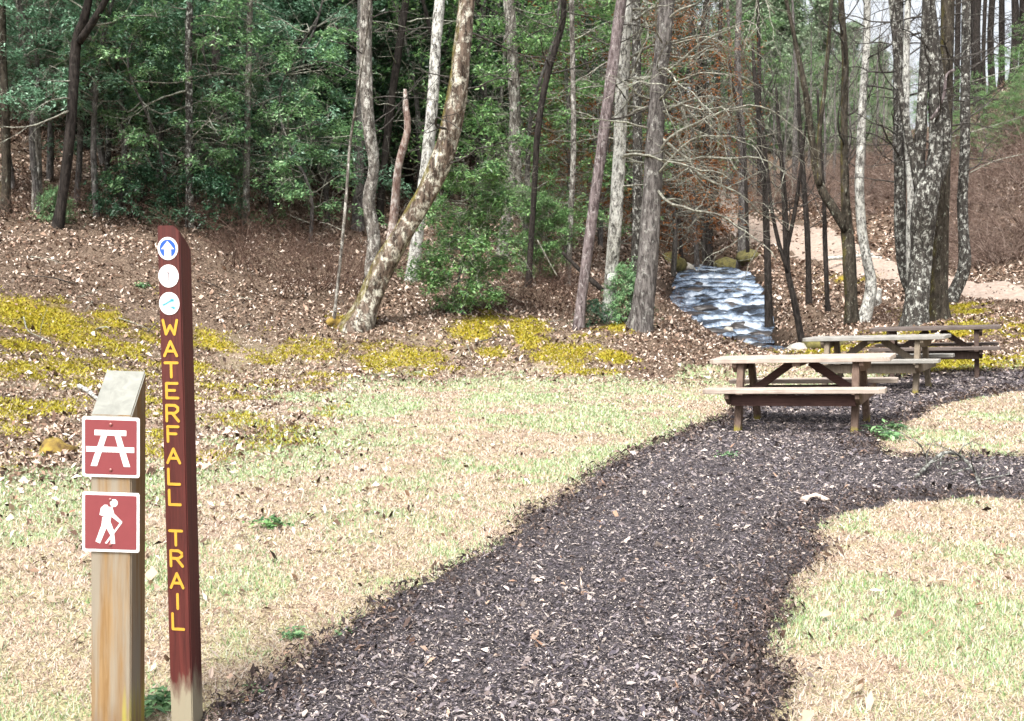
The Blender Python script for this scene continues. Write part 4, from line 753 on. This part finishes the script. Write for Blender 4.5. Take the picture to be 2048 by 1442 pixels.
# brown leafless brush
def brush_var(seed, ht, n, spread=.6, thick=.007):
    rng = RS(seed); mb = MB()
    for k in range(n):
        a = rng.rand()*6.283; r = .5*math.sqrt(rng.rand()); twig(mb, (r*math.cos(a), r*math.sin(a), -.05), (math.cos(a)*spread+rng.randn()*.3, math.sin(a)*spread+rng.randn()*.3, 1), ht*(.4+.6*rng.rand()), thick, rng, 2, .12, .22, 5, 3)
    return mb.mesh('brush', M['twig_hill' if thick > .01 else 'twig_brown'])
BR = [brush_var(600+k, 1.3, 20) for k in range(3)]+[brush_var(610+k, 2.0, 46, 1.2, .013) for k in range(2)]
def brush(px, d, k, s, label, group):
    x = (px-1024)/F*d; o = bpy.data.objects.new('leafless_shrub', BR[k]); COL.objects.link(o); o.location = (x, d, hz(x, d)); o.rotation_euler = (0, 0, trng.rand()*6.28); o.scale = (s,)*3; tag(o, label, 'shrub', group)
r = RS(9)
for k, (px, d) in enumerate([(350,24),(390,23.5),(430,24),(480,23),(640,21.5),(650,24.5),(680,23),(470,24.5),(420,25),(520,22),(560,24),(600,21.5),(630,23.5),(480,23.5),(660,22),(540,20.5),(440,21.5),(690,24),(600,25.5),(510,26),(720,22)]): brush(px, d, k % 3, .9+.4*r.rand(), 'tangled brown leafless shrub on the bank left of the leaning tree', 'brown shrubs left of the leaning tree')
for k, (px, d) in enumerate([(1060,21.5),(1100,22),(1130,21),(1170,22.5),(1090,24),(1050,23),(1010,22),(1140,24),(1200,24)]): brush(px, d, k % 3, .7+.4*r.rand(), 'thin brown leafless shrub between the holly bush and the creek trunk cluster', 'brown shrubs before the creek trunks')
for k, (px, d) in enumerate([(50,22),(120,24),(200,23.5),(310,23),(20,25),(250,25.5)]): brush(px, d, k % 3, .7+.4*r.rand(), 'sparse brown shrub on the shaded slope at the far left', 'brown shrubs of the left slope')
pos = [(1560,60),(1600,62),(1640,60),(1680,62),(1720,61),(1620,66),(1580,67),(1660,67),(1700,67),(1750,64),(1790,63),(1540,64),(1740,69),(1780,70),(1820,66),(1520,60),(1915,38.5),(1945,42.5),(1985,43.5),(2035,43),(2075,43.5),(1905,47),(1925,51),(1965,53),(1995,48),(2040,49),(2075,50),(1850,51),(1790,53),(2015,40),(1970,39.5),(2020,36.5),(1975,36.8),(1880,43.5),(1760,47.5),(1700,50.5),(1960,35.5),(2000,35),(2045,34.5),(2080,36),(1975,38),(2030,38),(1930,40),(1990,41),(2060,41),(1900,44),(1950,44),(2010,45),(2060,46),(1860,46),(1830,48),(1890,49),(1940,48.5),(1800,49),(1770,50),(1840,53),(1740,51),(1780,55),(1720,54),(1870,55),(1690,55),(2000,50),(2050,52),(1660,56),(1820,58),(1740,58)]
for k, (px, d) in enumerate(pos): brush(px, d, 3+k % 2, 1.0+.5*r.rand(), 'matted reddish brown brush on the steep hillside right of the trail', 'brush on the right hillside')
for k, (px, d) in enumerate([(1760,25.5),(1785,26.5),(1745,27),(1800,25)]): brush(px, d, k % 3, .6, 'wiry brown shrub among the trees behind the picnic tables', 'shrubs behind the picnic tables')
for k, (px, d) in enumerate([(1345,29),(1335,33),(1340,38),(1360,46),(1390,49),(1330,25.5),(1545,30),(1515,43),(1480,46)]): brush(px, d, k % 3, .6+.3*r.rand(), 'brown twiggy shrub overhanging the edge of the creek', 'shrubs along the creek')
# ------------------------------------------------------------------ rocks, logs, sticks
def rock_mat(name, a, b, rough=.6):
    m, nt, bs = new_mat(name); n = noise(nt, coords(nt, 'Object'), 6, 6, .7); nt.links.new(ramp(nt, n, [(.35, a), (.65, b)]), bs.inputs['Base Color']); bs.inputs['Roughness'].default_value = rough; bump(nt, bs, n, .6, .03); return m
M['rock_wet'] = rock_mat('rock_wet', (.012,.011,.012), (.06,.052,.048), .35); M['rock_pale'] = rock_mat('rock_pale', (.22,.20,.17), (.5,.48,.42), .8); M['rock_moss'] = rock_mat('rock_moss', (.05,.045,.02), (.19,.17,.05), .9); M['stump_moss'] = rock_mat('stump_moss', (.08,.045,.015), (.30,.21,.035), .95)
def rock(name, label, cat, loc, size, mat, seed, group=None):
    bm = bmesh.new(); bmesh.ops.create_icosphere(bm, subdivisions=3, radius=1); r = RS(seed); o1, o2 = r.rand(3)*50, r.rand(3)*50
    for v in bm.verts:
        c = v.co; n = float(fbm(np.array([c.x*1.3+o1[0]+c.z]), np.array([c.y*1.3+o1[1]-c.z*.7]), 71)[0])-.5; n2 = float(fbm(np.array([c.x*4+o2[0]+c.z*2]), np.array([c.y*4+o2[1]]), 72, 2)[0])-.5; v.co = c*(1+n*.9+n2*.25)
    mb = MB(); mb.bm(bm); V = mb.v[0]*np.array(size); mb.v = [V]; o = mb.build(name, mat); o.location = loc; o.rotation_euler = (0, 0, r.rand()*6); return tag(o, label, cat, group)
r = RS(15); segl = np.r_[0, np.cumsum(np.hypot(*np.diff(CREEK[:, :2], axis=0).T))]
def on_creek(t, u):
    s = t*segl[-1]; c = np.array([np.interp(s, segl, CREEK[:, k]) for k in range(3)]); return c+[u*np.interp(s, segl, CREEK_HW), 0, 0]
for k, (t, u) in enumerate([(.04,-.5),(.08,.6),(.03,.2),(.22,-1.0),(.30,-.55),(.31,.55),(.33,.85),(.29,.15),(.42,-1.05),(.46,.2),(.5,-.35),(.55,.9),(.58,-.95),(.63,.4),(.68,1.0),(.70,-.3),(.76,.75),(.78,-.8),(.16,1.0),(.38,1.05),(.12,-1.05),(.83,.3),(.87,-.7),(.92,.5),(.2,.35)]):
    s = .16+.2*r.rand(); p = on_creek(t, u); rock('creek_rock', 'dark wet rock lying in the creek cascade', 'rock', p+[0,0,-.02], (s*1.5, s, s*.5), M['rock_wet'], 700+k, 'wet rocks in the creek')
p = on_creek(.66, .12); rock('round_rock', 'single tan rounded rock rising from the lower creek', 'rock', p+[0,0,.05], (.19,.15,.13), M['rock_pale'], 760)
p = ground_hit(1600, 708); rock('white_rock', 'pale grey rock at the creek end behind the near picnic table', 'rock', P(1600,706,22.2)+[0,0,0], (.36,.25,.2), M['rock_pale'], 761)
p = P(1372,532,47); rock('creek_boulder', 'pinkish boulder beside the dark head of the creek', 'rock', (p[0], p[1], hz(p[0], p[1])+.15), (.5,.4,.35), M['rock_pale'], 762)
for k, (px, d, s) in enumerate([(1340,46.5,.7),(1460,49,.6),(1500,47.5,.6),(1430,50,.55)]): x = (px-1024)/F*d; rock('mossy_boulder', 'mossy brown boulder in the bank around the head of the creek', 'rock', (x, d, hz(x, d)), (s*1.3, s, s*.7), M['rock_moss'], 765+k, 'boulders at the head of the creek')
for k, (px, py) in enumerate([(112,908)]): p = ground_hit(px, py); rock('mossy_stump', 'low orange moss covered stump left of the plain wooden post', 'stump', p+[0,0,0], (.16,.15,.13), M['stump_moss'], 770)
p = ground_hit(668, 648); rock('moss_cushion', 'yellow moss cushion at the foot of the leaning tree', 'moss', p+[0,0,.03], (.17,.15,.12), M['stump_moss'], 771)
def log(name, label, cat, pts, r0, r1, mat, seed, sides=8, twigs=0, mat2=None):
    rng = RS(seed); mb = MB(); pts = np.array(pts, float); q = spline(pts, .08); mb.tube(q, np.linspace(r0, r1, len(q))*(1+.12*rng.randn(len(q))), sides)
    for k in range(twigs): i = rng.randint(1, len(q)-1); twig(mb, q[i], rng.randn(3)*[1,1,.5]+[0,0,.5], .15+.35*rng.rand(), r1*.7, rng, 1, .1, .35, 3, 4)
    return tag(mb.build(name, mat, None, True, pts[0]), label, cat)
def on(px, py, dz=.03): p = ground_hit(px, py); return np.array([p[0], p[1], hz(p[0], p[1])+dz])
M['branch_lichen'] = bark_mat('branch_lichen', (.05,.045,.04), (.20,.20,.18), (.55,.57,.52), .7, 14)
a = on(1830,970,.04); b = on(1862,950,.09); c = on(1888,942,.13); c2 = on(1915,944,.13); e = on(1943,962,.08); f = on(1962,985,.03)
o = log('fallen_branch', 'lichen covered fallen branch arching over the mulch at the right edge', 'branch', [a,b,c,c2,e,f], .016, .010, M['branch_lichen'], 801, 6, 14)
log('wood_chunk', 'short pale barkless piece of wood lying on the mulch', 'wood piece', [on(1607,1012,.035),on(1630,1010,.045),on(1655,1014,.035)], .022, .018, flat_mat('bare_wood', (.55,.45,.38), .8, .2, 0, .3), 802)
log('bleached_stick', 'bleached stick on the mossy bank behind the plain wooden post', 'stick', [on(158,783,.06),on(176,795,.06),on(196,806,.04)], .03, .022, M['bark_birch'], 803)
log('thin_stick', 'thin pale forked twig on the moss at the far left', 'stick', [on(48,650,.1),on(56,668,.05),on(80,682,.04),on(102,692,.04)], .012, .008, M['twig_pale'], 804, 5, 2)
log('fallen_log', 'white bleached log lying across the trail', 'log', [P(1655,522,40)+[0,0,.1], P(1700,519,40.2)+[0,0,.1], P(1745,515,40.6)+[0,0,.12]], .09, .06, M['bark_birch'], 805, 8, 3)
log('fallen_log', 'thinner white log beside the bleached log on the trail', 'log', [P(1715,516,41.2)+[0,0,.1], P(1765,522,40.6)+[0,0,.12]], .07, .04, M['bark_birch'], 806)
p0, p1 = P(1612,703,22), P(1690,701,22.4); log('mossy_log', 'mossy log behind the middle picnic table', 'log', [(p0[0],p0[1],hz(p0[0],p0[1])+.12),(p1[0],p1[1],hz(p1[0],p1[1])+.1)], .16, .13, M['rock_moss'], 807, 10)
q = on(1755,612,0); log('white_stump', 'short white broken stump behind the spotted birch', 'stump', [q-[0,0,.1],q+[.02,0,.25],q+[.05,0,.5]], .11, .07, M['bark_birch'], 808, 10)
q = on(1385,600,.1); log('leaning_pole', 'dark dead pole slanting behind the reddish trunk', 'branch', [P(1125,505,21.5),P(1165,545,21.2),P(1205,580,21)], .04, .05, M['bark_dark'], 809)
log('bare_stick', 'pale stick slanting in the brush right of the holly bush', 'stick', [P(1075,480,21.3),P(1095,518,21.1),P(1115,553,21)], .015, .010, M['twig_pale'], 810)
log('root_stub', 'short pale root stub at the foot of the stout grey tree', 'stick', [on(1238,640,.12),on(1256,656,.05)], .035, .03, M['twig_pale'], 811)
log('drooping_pole', 'long bare pole slanting over the far right hillside', 'branch', [P(1900,275,38),P(1975,255,37),P(2060,228,36)], .02, .012, M['twig_pale'], 812)
log('drooping_pole', 'lower bare pole slanting across the brush on the right hillside', 'branch', [P(1940,345,37),P(1990,322,36.5),P(2060,305,36)], .018, .012, M['twig_pale'], 813)
log('drooping_pole', 'upper bare pole crossing beneath the ridge trunks at the right edge', 'branch', [P(1915,172,40),P(1980,152,39),P(2060,125,38)], .02, .012, M['twig_pale'], 814)
q = P(1893,140,23.0); log('hanging_branch', 'curled dark broken branch hanging on the great lichen covered tree', 'branch', [P(1908,140,22.9),P(1893,150,22.9),P(1888,190,22.9),P(1878,215,22.9),P(1862,240,22.9)], .035, .03, M['bark_red'], 815, 8)
# ledges in the cascade, twigs on the bank
def ledge(t, u, w, dp, hh, seed):
    p = on_creek(t, u); o = rock('rock_ledge', 'flat dark rock ledge crossing part of the creek cascade', 'rock', p+[0,0,-.03], (w, dp, hh), M['rock_wet'], seed, 'flat ledges in the creek cascade'); o.rotation_euler = (0, 0, RS(seed).randn()*.18)
for k, (t, u, w) in enumerate([(.17,-.45,.7),(.27,.55,.8),(.36,-.55,.9),(.37,.5,.6),(.47,.0,.8),(.54,-.7,.7),(.60,.55,.8),(.66,-.45,.8),(.72,.4,.7),(.8,-.2,.7)]): ledge(t, u, w, .32, .15, 830+k)
rt = RS(41)
for k in range(34):
    px, py = 40+rt.rand()*1260, 470+rt.rand()*260
    if 300 < px < 400: continue
    a = on(px, py, .02); an = rt.rand()*6.283; L = .25+.6*rt.rand(); b = a+[L*math.cos(an), L*math.sin(an), 0]; b[2] = hz(b[0], b[1])+.05; mid = (a+b)/2+[0,0,.03]+rt.randn(3)*.04
    tag(log('fallen_twig', None, None, [a, mid, b], .008+.008*rt.rand(), .004, M['twig_pale' if k % 2 else 'twig_grey'], 850+k, 5, 1), 'small fallen twig lying on the leafy bank', 'twig', 'fallen twigs on the leafy bank')
# big single leaves and weeds on the lawn
def weed(px, py, label, s, seed, key='light'):
    rng = RS(seed); mb = MB(); n = 26; A = rng.randn(n, 3)*[.4, .4, .12]*s; A[:, 2] = np.abs(A[:, 2])+.01; whorls(mb, A, np.tile([0,0,1.], (n, 1)), rng, 5, s*.45); o = mb.build('weed', M['leaf_'+key], None, False); p = on(px, py, 0); o.location = p; tag(o, label, 'weed')
weed(285,575,'small green plant on the leafy bank just left of the lettered post discs',.16,909); weed(543,1058,'small dark green weed alone in the lawn left of the mulch',.10,901,'bush'); weed(590,1290,'little weed at the mulch edge, low in the frame',.06,902); weed(1762,880,'pale green weed at the mulch corner right of the near picnic table',.22,903); weed(1790,862,'smaller weed beside the mulch corner weed',.15,904)
weed(318,1425,'bright grass tuft at the foot of the lettered post',.10,905); weed(690,1290,'light weed on the mulch edge beside a pale leaf',.05,906); weed(508,1395,'tiny weed in the dark mulch at the lower left',.045,907); weed(1455,918,'faint green sprout in the mulch before the near picnic table',.10,908)
M['big_leaf'] = island_mat('big_leaf', [(.34,.21,.14),(.48,.35,.27),(.24,.13,.08)], .8, .2)
rng = RS(31); x, y = sample(650, 3.2, 13, rng, 1.5); ok = (sdf(x, y, LAWN) < 0); x, y = x[ok], y[ok]; mb = MB(); V, T = leaves_flat(x, y, .022+.035*rng.rand(len(x))**2, rng, .02, .6, .5); mb.add(V, None, T)
tag(mb.build('scattered_leaves', M['big_leaf'], smooth=False), 'larger dry leaves scattered over lawn and mulch', 'leaf litter', kind='stuff')
# ------------------------------------------------------------------ daylight
w = bpy.data.worlds.new('World'); sc.world = w; w.use_nodes = True; nt = w.node_tree
sky = nt.nodes.new('ShaderNodeTexSky'); sky.sky_type = 'NISHITA'; sky.sun_disc = False; sky.air_density = 1.0; sky.dust_density = 6; sky.ozone_density = 1.0
EL, AZ = R(56), R(205)            # sun high, behind the camera and a little to its left
sky.sun_elevation = EL; sky.sun_rotation = AZ
bg = nt.nodes['Background']; bg.inputs['Strength'].default_value = .105; hs = node(nt, 'ShaderNodeHueSaturation', {'Color': sky.outputs[0], 'Saturation': .25, 'Value': 1.1}); nt.links.new(hs.outputs[0], bg.inputs['Color'])   # overcast: the sky's blue is washed out by cloud
sd = bpy.data.lights.new('sun', 'SUN'); sd.energy = 1.5; sd.angle = R(18); sd.color = (1, .96, .9); so = bpy.data.objects.new('sun', sd); COL.objects.link(so)
dv = Vector((math.sin(AZ)*math.cos(EL), math.cos(AZ)*math.cos(EL), math.sin(EL))); so.rotation_euler = dv.to_track_quat('Z', 'Y').to_euler(); so.location = dv*40
vs = sc.view_settings; sc.display_settings.display_device = 'sRGB'; vs.view_transform = 'Standard'; vs.look = 'None'; vs.gamma = 1; vs.use_curve_mapping = False; vs.exposure = EXPO
cy = sc.cycles; cy.max_bounces = 4; cy.diffuse_bounces = 3; cy.glossy_bounces = 2; cy.transmission_bounces = 2; cy.transparent_max_bounces = 4; cy.caustics_reflective = False; cy.caustics_refractive = False
